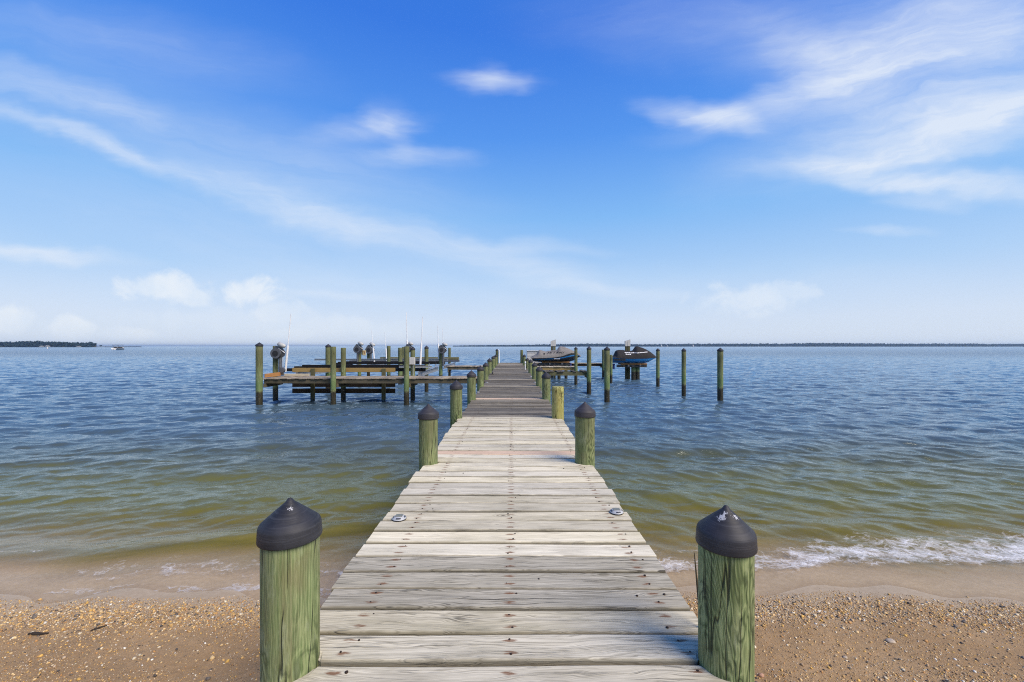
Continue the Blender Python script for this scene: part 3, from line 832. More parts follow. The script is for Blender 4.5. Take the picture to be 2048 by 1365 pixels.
walkway('dock_walkway', .90, 3.52, 17.95, 18.95, 'broken finger walkway with missing planks on the jet-ski side', 'olive_wood', skip=.42, bright=(.0, .6), dmat='deck_grey')
walkway('dock_walkway', .90, 3.66, 22.1, 23.0, 'finger walkway with golden brown edge board before the grey jet ski', 'yellow_wood', dmat='pale_wood', fascia_h=.165)
walkway('dock_walkway', .90, 6.15, 26.55, 27.5, 'outermost walkway beneath the jet skis with shade painted into its dark edge', 'dark_wood', bright=(.6, 1.1))

# orange board standing on the end of the near walkway, pale plank lying on it
b = MB(); b.box(-8.79, -8.75, 14.2, 15.15, DECK+.012, DECK+.15, .006, (.7, .3, .2), 1)
tag(b.build('edge_board', M['orange_wood']), 'new orange board standing on edge at the outer end of the near walkway', 'board')
b = MB(); b.box(X(571, 15.1), X(620, 15.1), 15.02, 15.07, DECK+.012, DECK+.095, .006, (.8, .3, .2))
tag(b.build('loose_plank', M['pale_wood']), 'short pale plank resting on the near walkway by the lift motor', 'plank')

# bumper fence behind the walkway
e = thing('bumper_fence', (-6.5, 15.5, 0), 'low timber bumper fence with golden top rail behind the near walkway', 'fence')
for px in (626, 767.6):
    xx = X(px, 15.47)
    MB().box(xx-.07, xx+.07, 15.40, 15.50, -1.6, 1.22, .006, None, 2).build('post', M['olive_wood'], e)
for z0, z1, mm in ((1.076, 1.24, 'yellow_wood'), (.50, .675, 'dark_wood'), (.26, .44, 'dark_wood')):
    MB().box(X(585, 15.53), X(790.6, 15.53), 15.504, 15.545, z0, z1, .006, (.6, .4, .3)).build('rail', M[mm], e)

# ------------------------------------------------------------------ boat lifts
def winch(e, x, y, z, s=1.0, face=1, dark=False):
    """gear plate with a cable drum, motor under a white hood, drive pipe running down"""
    p = MB()
    pts = [(-.16, -.20), (.05, -.26), (.24, -.10), (.27, .03), (.12, .23), (-.10, .27), (-.20, .12)]
    n = len(pts)
    vs = [(x+a*s, y-.02, z+b_*s) for a, b_ in pts]+[(x+a*s, y+.02, z+b_*s) for a, b_ in pts]
    fs = [tuple(range(n)), tuple(range(2*n-1, n-1, -1))]+[(k, k+n, (k+1) % n+n, (k+1) % n) for k in range(n)]
    p.add(vs, fs)
    p.box(x-.13*s, x+.06*s, y+.02, y+.10, z-.15*s, z+.25*s, .02)
    w = p.build('gear_plate', M['steel_grey'], e)
    d = MB(); d.tube([(x-.01, y-.17*s, z-.02), (x-.01, y-.02, z-.02)], .165*s, 20)
    d.tube([(x-.01, y-.185*s, z-.02), (x-.01, y-.165*s, z-.02)], [.19*s, .19*s], 20)
    d.build('cable_drum', M['steel_grey'], w)
    h = MB(); h.tube([(x-.01, y-.20*s, z-.02), (x-.01, y-.186*s, z-.02)], .105*s, 18); h.build('drum_hub', M['black_rubber'], w)
    m = MB()
    c = Vector((x+.15*s, y-.05, z+.30*s)); a = Vector((.85, -.1, -.35)).normalized()
    m.tube([c-a*.13*s, c-a*.11*s, c+a*.09*s, c+a*.14*s, c+a*.17*s], [.03*s, .085*s, .085*s, .065*s, .03*s], 18)
    m.build('motor_hood', M['white_pl'], w)
    q = MB(); q.tube([(c-a*.145*s), (c-a*.132*s)], .06*s, 14); q.tube([(x+.02*s, y-.03, z+.18*s), (x+.27*s, y-.03, z-.01)], .02*s, 8)
    q.build('motor_mount', M['alu_pale'], w)
    return w
def drive(e, x, y, z0, z1, r=.045):
    MB().tube([(x, y, z0), (x, y, z1)], r, 14).build('drive_pipe', M['steel_grey'], e)
def ibeam(b, x0, x1, y0, y1, z0, z1, fl=.10, along='y'):
    t = .014
    if along == 'y':
        c = (x0+x1)/2
        b.box(c-fl/2, c+fl/2, y0, y1, z1-t, z1, .002); b.box(c-fl/2, c+fl/2, y0, y1, z0, z0+t, .002); b.box(c-.006, c+.006, y0, y1, z0+t, z1-t, .001)
    else:
        c = (y0+y1)/2
        b.box(x0, x1, c-fl/2, c+fl/2, z1-t, z1, .002); b.box(x0, x1, c-fl/2, c+fl/2, z0, z0+t, .002); b.box(x0, x1, c-.006, c+.006, z0+t, z1-t, .001)
def guide(e, bx, by, bz, tx, tz, rb=.042, rt=.016):
    zm = bz+(tz-bz)*.45; f = .45
    xm = bx+(tx-bx)*f
    MB().tube([(bx, by, bz), (xm, by, zm)], rb, 12).build('guide_pole', M['pvc'], e)
    g = MB().tube([(xm, by, zm), (tx, by, tz)], [rt*1.2, rt], 8).build('guide_whip', M['pvc'], e)
    return g

A = thing('boat_lift', (-6.1, 16.8, DECK), 'near boat lift with black bunks, tall white guide poles and a big motor', 'boat lift')
winch(A, X(556, 15.2), 15.22, 1.83, 1.0)
drive(A, X(560.5, 15.2), 15.2, .99, 1.64, .058)
t_ = MB(); t_.tube([(X(565, 15.2), 15.18, 1.66), (X(564.4, 15.2), 15.18, 1.1)], .009, 6); t_.build('lift_cable', M['alu_pale'], A)
t_ = MB(); t_.tube([(X(566, 15.2), 15.2, 1.66), (X(566.5, 15.2), 15.2, 1.1)], .009, 6); t_.build('lift_cable', M['alu_pale'], A)
t_ = MB(); t_.tube([(X(566, 15.2), 15.10, 1.17), (X(566, 15.2), 15.22, 1.17)], .09, 14); t_.box(X(562.5, 15.2), X(569, 15.2), 15.13, 15.19, .97, 1.28, .012); t_.build('pulley_block', M['steel_grey'], A)
winch(A, X(815.5, 15.3), 15.42, 2.0, .62)
for zz, yy, x0, x1 in ((1.215, 15.9, X(606, 15.9), X(851, 15.9)), (1.30, 17.6, X(677, 17.6), X(872, 17.6))):
    bb = MB()
    hh = .13 if yy < 17 else .10
    bb.box(x0, x1, yy-.09, yy+.09, zz, zz+hh, .012)
    bb.box(x0-.32, x0+.6, yy-.08, yy+.08, zz-.05, zz+hh*.55, .012)
    bb.build('bunk', M['black'], A)
bb = MB(); bb.box(X(567, 15.9), X(851, 15.9), 15.84, 15.96, 1.085, 1.205, .01); bb.build('bunk_beam', M['black'], A)
bb = MB(); ibeam(bb, X(798, 15.7), X(864, 15.7), 15.68, 15.74, 1.24, 1.31, .06, 'x'); bb.build('bunk_rail', M['alu_pale'], A)
for xx in (-8.35, -3.62):
    bb = MB(); ibeam(bb, xx-.06, xx+.06, 15.45, 19.6 if xx > -5 else 18.3, .90, 1.08, .13)
    if xx > -5:
        for yy in (16.0, 17.5, 19.0): bb.box(xx-.02, xx+.02, yy-.02, yy+.02, 1.08, 1.32, .003)
        bb.tube([(xx-.1, 15.6, .93), (xx+.12, 19.4, 1.18)], .02, 8)
    bb.build('cradle_beam', M['alu'], A)
guide(A, X(575, 15.9), 15.75, 1.08, X(582, 15.75), 3.36)
guide(A, X(840.5, 15.95), 15.95, 1.32, X(845.5, 15.95), 3.26)
guide(A, X(815, 17.8), 17.8, 1.30, X(812.7, 17.8), 3.59)

B_ = thing('boat_lift', (-6.6, 24.0, DECK), 'far boat lift with long metal beam, slim white poles and a mossy beam end', 'boat lift')
winch(B_, X(716, 21.7), 21.72, 1.93, 1.0); drive(B_, X(715, 21.7), 21.7, 1.0, 1.7, .05)
winch(B_, X(739.5, 25.4), 25.42, 1.86, 1.15); drive(B_, X(742, 25.4), 25.4, 1.0, 1.6, .05)
winch(B_, X(884.5, 21.9), 21.92, 1.90, .95); drive(B_, X(886.5, 21.9), 21.9, 1.0, 1.7, .06)
bb = MB(); ibeam(bb, X(629, 22.8), X(896, 22.8), 22.75, 22.85, 1.27, 1.375, .14, 'x'); bb.build('bunk_rail', M['alu'], B_)
bb = MB(); bb.box(X(690, 23.6), X(890, 23.6), 23.5, 23.7, 1.03, 1.20, .012); bb.build('bunk', M['black'], B_)
bb = MB(); bb.box(X(700, 26), X(918, 26), 25.9, 26.35, 1.07, 1.20, .015, (.2, .3, .5)); bb.build('bunk_beam', M['steel_grey'], B_)
bb = MB(); bb.box(X(760, 26), X(917, 26), 26.0, 26.3, 1.203, 1.37, .015, (.8, .3, .5)); o_ = bb.build('bunk', M['olive_wood'], B_); o_['label'] = 'mossy green timber beam'
for xx in (-8.3, -3.75):
    bb = MB(); ibeam(bb, xx-.06, xx+.06, 22.0, 26.4, .84, 1.02, .13); bb.build('cradle_beam', M['alu'], B_)
for (px, Y, bz, tpx, tpy) in ((748.8, 23.3, 1.14, 743.2, 661.5), (773.3, 25.9, 1.06, 769.6, 665), (877.5, 22.3, 1.38, 875.3, 652), (887.4, 24.6, 1.35, 884.7, 656.5)):
    guide(B_, X(px, Y), Y, bz, X(tpx, Y), Zh(tpy, Y), .045, .014)

# utility box on its piling, cream board on the far piling, clip
e = thing('utility_box', (X(824.5, 15.2), 15.2, 1.35), 'grey-white electrical box fixed to a capped piling at the walkway', 'utility box')
xx = X(824.5, 15.2)
MB().box(xx-.105, xx+.105, 15.16, 15.265, 1.38, 1.655, .012).build('body', M['box_white'], e)
q = MB(); q.box(xx-.095, xx+.095, 15.145, 15.157, 1.395, 1.64, .005); q.build('lid', M['box_white'], e)
q = MB(); q.tube([(xx+.03, 15.21, 1.38), (xx+.03, 15.21, .98)], .016, 8); q.build('conduit', M['alu'], e)
e = thing('notice_board', (X(728, 21.8), 21.8, 1.6), 'small cream board with a reddish mark on a far-lift piling', 'board')
xx = X(728.3, 21.8)
MB().box(xx-.085, xx+.085, 21.80, 21.83, 1.58, 1.86, .005).build('panel', M['sign'], e)
q = MB(); q.box(xx-.03, xx+.035, 21.793, 21.798, 1.75, 1.80, .002); q.box(xx-.005, xx+.03, 21.793, 21.798, 1.66, 1.74, .002); q.build('mark', M['sign_mark'], e)
q = MB(); q.box(xx-.16, xx-.04, 21.835, 21.87, 1.62, 1.84, .004); q.build('bracket', M['olive_wood'], e)

# ------------------------------------------------------------------ jet skis
def interp(tbl, x):
    for (a, b) in zip(tbl, tbl[1:]):
        if x <= b[0]: 
            f = (x-a[0])/max(1e-6, b[0]-a[0]); f = max(0, min(1, f)); return a[1]+(b[1]-a[1])*f
    return tbl[-1][1]
def jet_ski(Y, label, group, top, lip, bot, half, cm, hm, stripe=None, letters=None, marks=None):
    """tables are (px, py) outlines surveyed from the side, at distance Y"""
    s = Y/F
    x0, x1 = bot[0][0], bot[-1][0]
    e = thing('jet_ski', (X((x0+x1)/2, Y), Y, Zh(interp(bot, (x0+x1)/2), Y)), label, 'jet ski', group)
    N = 60
    st = [x0+(x1-x0)*(1-math.cos(math.pi*i/N))/2 for i in range(N+1)]
    def hw(px): return interp(half, (px-x0)/(x1-x0))
    # hull: keel, chine, gunwale
    vs = []; K = 13
    for px in st:
        zb, zl = Zh(interp(bot, px), Y), Zh(interp(lip, px), Y); w = hw(px)
        for j in range(K):
            t = -1+2*j/(K-1); a = abs(t)
            if a < .5: yy = w*.80*(a/.5); zz = zb+(zl-zb)*.30*(a/.5)
            else: u = (a-.5)/.5; yy = w*(.80+.20*math.sin(u*1.57)); zz = zb+(zl-zb)*(.30+.70*u)
            vs.append((X(px, Y), Y+math.copysign(yy, t), zz))
    fs = [(i*K+j, i*K+j+1, (i+1)*K+j+1, (i+1)*K+j) for i in range(N) for j in range(K-1)]
    fs += [tuple(range(K)), tuple(N*K+j for j in range(K-1, -1, -1))]
    h = MB().add(vs, fs, None, None, True)
    hull = h.build('hull', M[hm], e)
    if stripe:
        q = MB(); vv = []
        for px in st[8:-3]:
            zb, zl = Zh(interp(bot, px), Y), Zh(interp(lip, px), Y); w = hw(px)
            for u in (stripe[0], (stripe[0]+stripe[1])/2, stripe[1]):
                vv.append((X(px, Y), Y-w*(.80+.20*math.sin(u*1.57))-.006, zb+(zl-zb)*(.30+.70*u)))
        n = len(vv)//3
        q.add(vv, [(i*3+j, (i+1)*3+j, (i+1)*3+j+1, i*3+j+1) for i in range(n-1) for j in range(2)], None, None, True)
        q.build('stripe', M[stripe[2]], hull)
    # cover: gunwale to ridge, draped with folds
    cx0, cx1 = top[0][0], top[-1][0]
    st2 = [cx0+(cx1-cx0)*(1-math.cos(math.pi*i/N))/2 for i in range(N+1)]
    K2 = 19; vs = []
    def sec(px):
        zl, zt = Zh(interp(lip, px), Y)-.03, Zh(interp(top, px), Y); w = hw(min(max(px, x0), x1))+.018
        return zl, max(zt, zl+.03), w
    def yside(px, z):
        zl, zt, w = sec(px); v = max(0, min(1, (z-zl)/(zt-zl)))
        return w*(1-v**1.7)**.62
    for px in st2:
        zl, zt, w = sec(px)
        for j in range(K2):
            t = -1+2*j/(K2-1); v = (1-abs(t)**1.5)
            yy = w*(1-v**1.7)**.62
            fold = .010*math.sin(px*.9+v*5)*math.sin(v*3.1)
            vs.append((X(px, Y), Y+math.copysign(yy+fold, t), zl+(zt-zl)*v))
    fs = [(i*K2+j, i*K2+j+1, (i+1)*K2+j+1, (i+1)*K2+j) for i in range(N) for j in range(K2-1)]
    fs += [tuple(range(K2)), tuple(N*K2+j for j in range(K2-1, -1, -1))]
    cov = MB().add(vs, fs, None, None, True).build('cover', M[cm], e)
    if letters:
        txt, px0, px1, py0, py1, py_drop = letters
        cu = bpy.data.curves.new('lettering', 'FONT'); cu.body = txt; cu.size = 1.0; cu.offset = .012; cu.shear = .25; cu.resolution_u = 3
        to = bpy.data.objects.new('tmp_text', cu); COL.objects.link(to)
        bpy.context.view_layer.update()
        me = bpy.data.meshes.new_from_object(to.evaluated_get(bpy.context.evaluated_depsgraph_get()))
        bpy.data.objects.remove(to)
        cs = np.array([v.co[:] for v in me.vertices]); lo, hi = cs.min(0), cs.max(0)
        q = MB(); vv = []
        for c in cs:
            u = (c[0]-lo[0])/(hi[0]-lo[0]); v = (c[1]-lo[1])/(hi[1]-lo[1])
            px = px0+(px1-px0)*u; py = py1+(py0-py1)*v+py_drop*u
            z = Zh(py, Y)
            vv.append((X(px, Y), Y-yside(px, z)-.020, z))
        q.add(vv, [tuple(p.vertices) for p in me.polygons])
        q.build('lettering', M['letter_dark'], cov)
    for (nm, parent, mat_, strokes) in (marks or []):
        q = MB()
        for (pa, ya, pb, yb, th) in strokes:
            n = max(2, int(abs(pb-pa)/1.5)); vv = []
            for i in range(n+1):
                f = i/n; px = pa+(pb-pa)*f; py = ya+(yb-ya)*f
                for sg in (-.5, .5):
                    z = Zh(py+sg*th, Y)
                    y_ = Y-yside(px, z)-.022 if parent == 'cover' else Y-hw(px)*1.0-.012
                    vv.append((X(px, Y), y_, z))
            q.add(vv, [(2*i, 2*i+1, 2*i+3, 2*i+2) for i in range(n)])
        q.build(nm, M[mat_], cov if parent == 'cover' else hull)
    return e
JG = 'covered jet skis on their lifts'
HALF = [(0, .50), (.1, .56), (.5, .58), (.75, .50), (.9, .30), (.97, .13), (1, .04)]
jet_ski(25.3, 'jet ski under a grey cover with black lettering, bow pointing away from the pier', JG,
        [(1062, 714.6), (1068, 711), (1074, 707), (1077.5, 700.6), (1080, 700.3), (1085, 701.6), (1091, 703.4), (1098, 702), (1106, 701), (1114, 700.4), (1117.5, 694), (1120, 693), (1128, 693.8), (1136, 697), (1144, 701), (1152, 704.2), (1158, 708), (1161.5, 712)],
        [(1062, 715.5), (1085, 715.3), (1108, 713.8), (1122, 711.5), (1132, 708.0), (1140, 705.6), (1150, 706), (1161.5, 712.5)],
        [(1063.5, 719), (1066, 723), (1080, 724.5), (1138, 724.3), (1146, 722), (1153, 717.5), (1161, 713.2)],
        HALF, 'cover_grey', 'hull_black', (.42, .62, 'hull_blue'),
        ('JETSKI', 1092.5, 1127, 703.6, 707.6, 0),
        [('emblem', 'cover', 'letter_dark', [(1086, 707.7, 1089, 707.7, 2.6)]), ('emblem', 'hull', 'letter_white', [(1106, 718, 1109, 717, 1.2), (1109, 717.6, 1118, 717.6, 1.0)])])
jet_ski(25.0, 'jet ski under a charcoal cover with white lettering and bright blue hull', JG,
        [(1223, 713.5), (1229, 711), (1231, 702.8), (1233, 701), (1238, 700.1), (1246, 700.4), (1254, 702), (1261, 702.2), (1266, 701), (1269.5, 694.5), (1271.5, 692.6), (1275, 693.2), (1284, 695.6), (1293, 699.5), (1301, 704.5), (1308, 710.2), (1312.5, 714)],
        [(1221, 714.5), (1240, 716), (1262, 716.5), (1285, 716), (1312.8, 714.6)],
        [(1221.5, 720), (1224, 726), (1240, 727), (1288, 727), (1296, 725), (1304, 720.5), (1312.5, 715.5)],
        HALF, 'cover_dark', 'hull_blue', None, None,
        [('lettering', 'cover', 'letter_white', [(1246, 705.6, 1250, 705.6, 1.6), (1250.5, 705.3, 1253, 705.6, 1.2), (1253.6, 705.9, 1257, 705.8, 1.5), (1257.6, 706.2, 1261, 706, 1.3), (1261.6, 705.8, 1265, 705.7, 1.6), (1265.6, 705.9, 1269, 706, 1.2), (1269.5, 706.1, 1274, 705.7, 1.4), (1274.6, 705.6, 1279, 705.2, 1.5), (1279.6, 705.3, 1285, 704.8, 1.3), (1285.5, 704.6, 1291.5, 704.3, 1.2)]),
         ('lettering', 'cover', 'letter_white', [(1247, 708.6, 1250, 708.5, 1.5), (1250.5, 708.8, 1254, 708.7, 1.2), (1254.5, 709.1, 1257.5, 708.6, 1.7)]),
         ('emblem', 'hull', 'hull_black', [(1223, 719, 1246, 719.5, 3.6)])])

def ski_lift(Y, px0, px1, zt, pole_px, pole_Y, legs, label):
    e = thing('jet_ski_lift', (X((px0+px1)/2, Y), Y, 0), label, 'jet ski lift', 'jet ski lifts')
    for dy in (-.30, .26):
        MB().box(X(px0, Y), X(px1, Y), Y+dy, Y+dy+.10, zt-.085, zt, .012).build('bunk', M['orange_wood'], e)
    q = MB(); ibeam(q, X(px0-6, Y), X(px1+3, Y), Y-.06, Y+.06, zt-.26, zt-.095, .12, 'x')
    for f in (.28, .72):
        xx = X(px0+(px1-px0)*f, Y); q.box(xx-.05, xx+.05, Y-.42, Y+.42, zt-.20, zt-.088, .01)
    q.build('carriage', M['steel_grey'], e)
    for f in (.1, .45, .9):
        xx = X(px0+(px1-px0)*f, Y); MB().tube([(xx, Y-.40, zt-.17), (xx, Y-.31, zt-.17)], .07, 12).build('roller', M['black_rubber'], e)
    for (lx, ly, lr) in legs:
        MB().lathe((X(lx, ly), ly, 0), pile_prof(lr, -1.8, zt-.27), 20).build('leg', M['pile'], e)
    xx = X(pole_px, pole_Y)
    p = MB(); p.box(xx-.15, xx-.012, pole_Y-.07, pole_Y+.07, -1.8, 2.10, .008, None, 2); p.build('lift_post', M['olive_wood'], e); p = MB(); p.box(xx+.012, xx+.15, pole_Y-.07, pole_Y+.07, -1.8, 2.10, .008, None, 2)
    p.build('lift_post', M['olive_wood'], e)
    # white sleeve with a slanting top
    w0, w1, zb = xx-.165, xx+.16, 2.085
    v = [(w0, pole_Y-.09, zb), (w1, pole_Y-.09, zb), (w1, pole_Y+.09, zb), (w0, pole_Y+.09, zb),
         (w0, pole_Y-.09, zb+.33), (w1, pole_Y-.09, zb+.44), (w1, pole_Y+.09, zb+.44), (w0, pole_Y+.09, zb+.33)]
    sl = MB().add(v, [(0, 1, 5, 4), (1, 2, 6, 5), (2, 3, 7, 6), (3, 0, 4, 7), (4, 5, 6, 7)])
    sl.box(xx-.02, xx+.02, pole_Y-.10, pole_Y-.091, zb+.02, zb+.30, .003)
    sl.build('sleeve', M['box_white'], e)
ski_lift(25.3, 1083, 1138, 1.13, 1106.5, 26.2, [(1118, 25.2, .10), (1132, 25.6, .10)], 'single-post lift with white-sleeved post holding the grey-covered jet ski')
ski_lift(25.0, 1239, 1291, 1.03, 1255, 25.75, [(1266.8, 25.1, .135), (1275, 25.2, .135)], 'single-post lift with white-sleeved post holding the charcoal-covered jet ski')
b = MB(); b.box(X(1225, 24.9), X(1229, 24.9), 24.85, 24.89, .66, 1.0, .008); b.box(X(1224, 24.9), X(1229.5, 24.9), 24.80, 24.95, .90, 1.0, .02)
tag(b.build('tow_strap', M['blue_strap']), 'dark blue strap hanging under the stern of the blue jet ski', 'strap')
b = MB(); b.box(X(1139.5, 25.2), X(1143, 25.2), 25.15, 25.2, .80, 1.02, .01)
tag(b.build('tow_strap', M['blue_strap']), 'dark blue strap hanging under the grey-covered jet ski', 'strap')

# dock box at the end of the pier
e = thing('dock_box', (1.42, 26.6, DECK), 'grey slatted dock box at the far end of the pier behind the jet ski stern', 'dock box')
bx0, bx1 = X(1054, 26.6), X(1082, 26.6)
q = MB()
for k in range(5): q.box(bx0, bx1, 26.6-.012*(k % 2), 27.3, DECK+.01+.155*k, DECK+.158+.155*k, .012)
q.build('body', M['grey_pl'], e)
q = MB(); q.box(bx0-.03, bx1+.03, 26.55, 27.35, DECK+.79, DECK+.845, .02); q.build('lid', M['white_pl'], e)
# standpipes
b = MB(); xx = X(1050.6, 19.6); b.tube([(xx, 19.6, .90), (xx, 19.6, 1.27)], .022, 10); b.tube([(xx, 19.6, 1.24), (xx, 19.6, 1.34)], .036, 10); b.tube([(xx, 19.55, 1.29), (xx, 19.45, 1.26)], .018, 8)
tag(b.build('water_pipe', M['pvc']), 'short white standpipe at the deck edge among the jet-ski side pilings', 'pipe')
b = MB(); xx = X(998.5, 27.0); b.tube([(xx, 27.0, .92), (xx, 27.0, 1.78)], .035, 10); b.tube([(xx, 27.0, 1.78), (xx-.06, 27.05, 1.83)], .035, 10)
tag(b.build('ladder_pipe', M['pvc']), 'upright white pipe against the last tall piling at the pier end', 'pipe')

# ------------------------------------------------------------------ solar deck lights, cleats
def deck_light(px, Y, label):
    x = X(px, Y); z = deck_z(Y)+.003
    e = thing('deck_light', (x, Y, z), label, 'deck light', 'round solar lights set along the deck edges')
    R = .044
    MB().lathe((x, Y, z), [(R*1.02, 0), (R*1.06, .003), (R*1.04, .007)], 28).build('base', M['black_rubber'], e)
    MB().lathe((x, Y, z), [(R*1.04, .007), (R, .010), (R*.66, .021), (R*.60, .0225), (.0005, .023)], 28).build('body', M['light_body'], e)
    MB().box(x-.023, x+.023, Y-.019, Y+.019, z+.0225, z+.0245, .001).build('solar_panel', M['solar'], e)
    for k in range(4):
        an = math.pi/2*k+math.radians(-90)+.12
        q = MB(); vv = []
        for j in range(6):
            a = an+(j/5-.5)*.82
            for f in (.28, .78):
                r = R+(R*.66-R)*f+.0015; h = .010+(.011)*f+.0012
                vv.append((x+r*math.cos(a), Y+r*math.sin(a), z+h))
        q.add(vv, [(2*j, 2*j+2, 2*j+3, 2*j+1) for j in range(5)]); q.build('lens', M['lens'], e)
    return e
deck_light(798.5, 2.61, 'large-looking white solar light on the pale planks, boat-lift side of deck')
deck_light(1233, 2.71, 'large-looking white solar light on the pale planks, jet-ski side of deck')
for (px, Y, lab) in ((956, 10.0, 'first small solar light past the near orange plank, boat-lift side'), (974, 12.7, 'small solar light just before the near walkway, boat-lift side'),
                     (989, 20.0, 'small solar light past the black cleat, boat-lift side'), (1083, 10.0, 'first small solar light on the grey planks, jet-ski side'),
                     (1069.8, 12.7, 'second small solar light on the grey planks, jet-ski side'), (1061.7, 15.1, 'third small solar light on the grey planks, jet-ski side'), (1054.5, 17.5, 'fourth small solar light on the grey planks, jet-ski side')):
    deck_light(px, Y, lab)
e = thing('dock_cleat', (X(985, 16.3), 16.3, deck_z(16.3)), 'black dock cleat on the deck edge past the near walkway', 'cleat')
xx = X(985, 16.3); zz = deck_z(16.3)
q = MB(); q.box(xx-.05, xx+.05, 16.22, 16.38, zz+.002, zz+.018, .004); q.tube([(xx, 16.26, zz), (xx, 16.26, zz+.07)], .02, 8); q.tube([(xx, 16.34, zz), (xx, 16.34, zz+.07)], .02, 8); q.build('base', M['black_rubber'], e)
q = MB(); q.tube([(xx-.02, 16.12, zz+.07), (xx, 16.2, zz+.085), (xx, 16.4, zz+.085), (xx+.02, 16.48, zz+.07)], [.012, .022, .022, .012], 8); q.build('horn', M['black_rubber'], e)

# twig beside the knotty piling; driftwood; two bigger stones
b = MB(); x0 = X(1402, 1.62)
b.tube([(.770, 1.60, .55), (.766, 1.61, .90), (.752, 1.62, 1.10), (.738, 1.62, 1.245)], [.0065, .006, .005, .0015], 8)
b.tube([(.757, 1.615, 1.03), (.772, 1.615, 1.045), (.785, 1.61, 1.06)], [.012, .011, .003], 8)
tag(b.build('twig', M['reed']), 'thin dry brown twig standing beside the knotty piling', 'twig')
def stick(pts, r, label):
    P = []
    for (px, py) in pts:
        Y = 2.6
        for _ in range(20): 
            z = float(ground_z(X(px, Y), Y)); Y = (CAMZ-z)*F/(py-693)
        P.append((X(px, Y), Y, z+r[0]*.5))
    tag(MB().tube(P, r, 8).build('driftwood', M['drift']), label, 'driftwood')
stick([(57, 1270), (66, 1269), (80, 1270), (97, 1268)], [.008, .013, .011, .005], 'dark stick of driftwood at the edge of the pebble band above the open sand')
stick([(181, 1263), (190, 1260), (203, 1256), (214, 1252)], [.005, .009, .008, .004], 'thin olive brown stick curving through the pebbles')
def stone(px, py, r, col, label, sq=.5):
    Y = 2.4
    for _ in range(20):
        z = float(ground_z(X(px, Y), Y)); Y = (CAMZ-z)*F/(py-693)
    import bmesh
    bm = bmesh.new(); bmesh.ops.create_icosphere(bm, subdivisions=3, radius=r)
    ph = random.random()*6
    for v in bm.verts:
        d = v.co.normalized(); k = 1+.10*math.sin(3*d.x+ph)+.08*math.sin(4*d.y+ph*2)+.05*math.sin(7*d.z+5*d.x)
        v.co = Vector((d.x*r*1.15*k, d.y*r*.9*k, d.z*r*sq*k))
    vs = [(v.co.x+X(px, Y), v.co.y+Y, v.co.z+z+r*sq*.45) for v in bm.verts]; fs = [tuple(v.index for v in f.verts) for f in bm.faces]; bm.free()
    tag(MB().add(vs, fs, None, None, True).build('beach_stone', plain('stone_'+label.split()[1], col, .7)), label, 'stone')
stone(1522, 1353, .015, (.48, .27, .17), 'smooth salmon stone on the sand beside the knotty piling', .75)
stone(1781, 1284, .023, (.46, .37, .27), 'flat tan stone lying alone on the open brown sand')
stone(1690, 1316, .013, (.45, .36, .26), 'small grey tan stone in front of the flat tan stone')

# ------------------------------------------------------------------ far shores, boats
def foliage_mat(name, a, b_):
    t = NT(name); p = t.pos(); n = t.noise(p, .22, 5, .65); n2 = t.noise(p, 1.1, 3, .6)
    c = t.mix(t.rng(n, .35, .65), a, b_); c = t.mix(t.rng(n2, .5, .7, 0, .6), c, tuple(x*.5 for x in a))
    return t.out(t.pbr(c, .9, t.bump(n2, .6, .5), 0, .1))
M['leaf'] = foliage_mat('pine_foliage', (.018, .038, .046), (.034, .060, .066))  # leaf greens shifted to blue: part of the distance haze is painted in
M['trunk'] = plain('bark', (.10, .075, .055), .9, 0, .3, 2)
def clumps(b, c, R, n, leaf, rnd):
    """a crown as many small leaf-clump facets spread through its volume"""
    for _ in range(n):
        while True:
            d = Vector((rnd.uniform(-1, 1), rnd.uniform(-1, 1), rnd.uniform(-1, 1)))
            if d.length < 1: break
        p = Vector((c[0]+d.x*R[0], c[1]+d.y*R[1], c[2]+d.z*R[2])); s = leaf*rnd.uniform(.6, 1.3)
        a = Vector((rnd.uniform(-1, 1), rnd.uniform(-1, 1), rnd.uniform(-.6, .6))).normalized(); u = a.orthogonal().normalized(); w = a.cross(u)
        k = [p+u*s*rnd.uniform(.6, 1), p+w*s*rnd.uniform(.6, 1), p-u*s*rnd.uniform(.6, 1), p-w*s*rnd.uniform(.6, 1)]
        b.add(k, [(0, 1, 2, 3)])
def forest(name, path, hfun, n, crown, seed):
    r = random.Random(seed); b = MB()
    for _ in range(n):
        f = (_+r.random())/n; x0, y0 = path(f)
        dpt = r.uniform(0, 60) if _ % 2 else r.uniform(0, 15); x, y = x0*(1+dpt/y0)+r.uniform(-4, 4)-crown*.5, y0+dpt
        H = hfun(f)*r.uniform(.78, 1.06); R = crown*r.uniform(.6, 1.25)
        clumps(b, (x, y, H-R*.9), (R, R, R*.9), 26, R*.42, r)
        clumps(b, (x, y, H*.40), (R*1.1, R, H*.40), 34, R*.55, r)
    o = b.build(name, M['leaf']); o['kind'] = 'stuff'; return o
def land(name, pts, depth, top):
    b = MB(); n = len(pts)
    vs = []
    for (x, y) in pts: vs += [(x, y, -.4), (x, y+3, top), (x, y+depth, top+.5), (x, y+depth+6, -.4)]
    fs = [(i*4+j, (i+1)*4+j, (i+1)*4+j+1, i*4+j+1) for i in range(n-1) for j in range(3)]
    b.add(vs, fs, None, None, True); o = b.build(name, plain(name+'_soil', (.10, .10, .07), .9, 0, .3, .05)); o['kind'] = 'structure'
HY = 900.0
def hp(f): return (-1900+f*(X(188, HY)+1900), HY+(1-f)*40)
forest('headland_woods', hp, lambda f: 12.0+5.0*(1-f)+1.0*math.sin(f*31), 620, 4.2, 4)
land('headland', [hp(i/30) for i in range(31)]+[(X(204, HY), HY+4)], 90, .9)
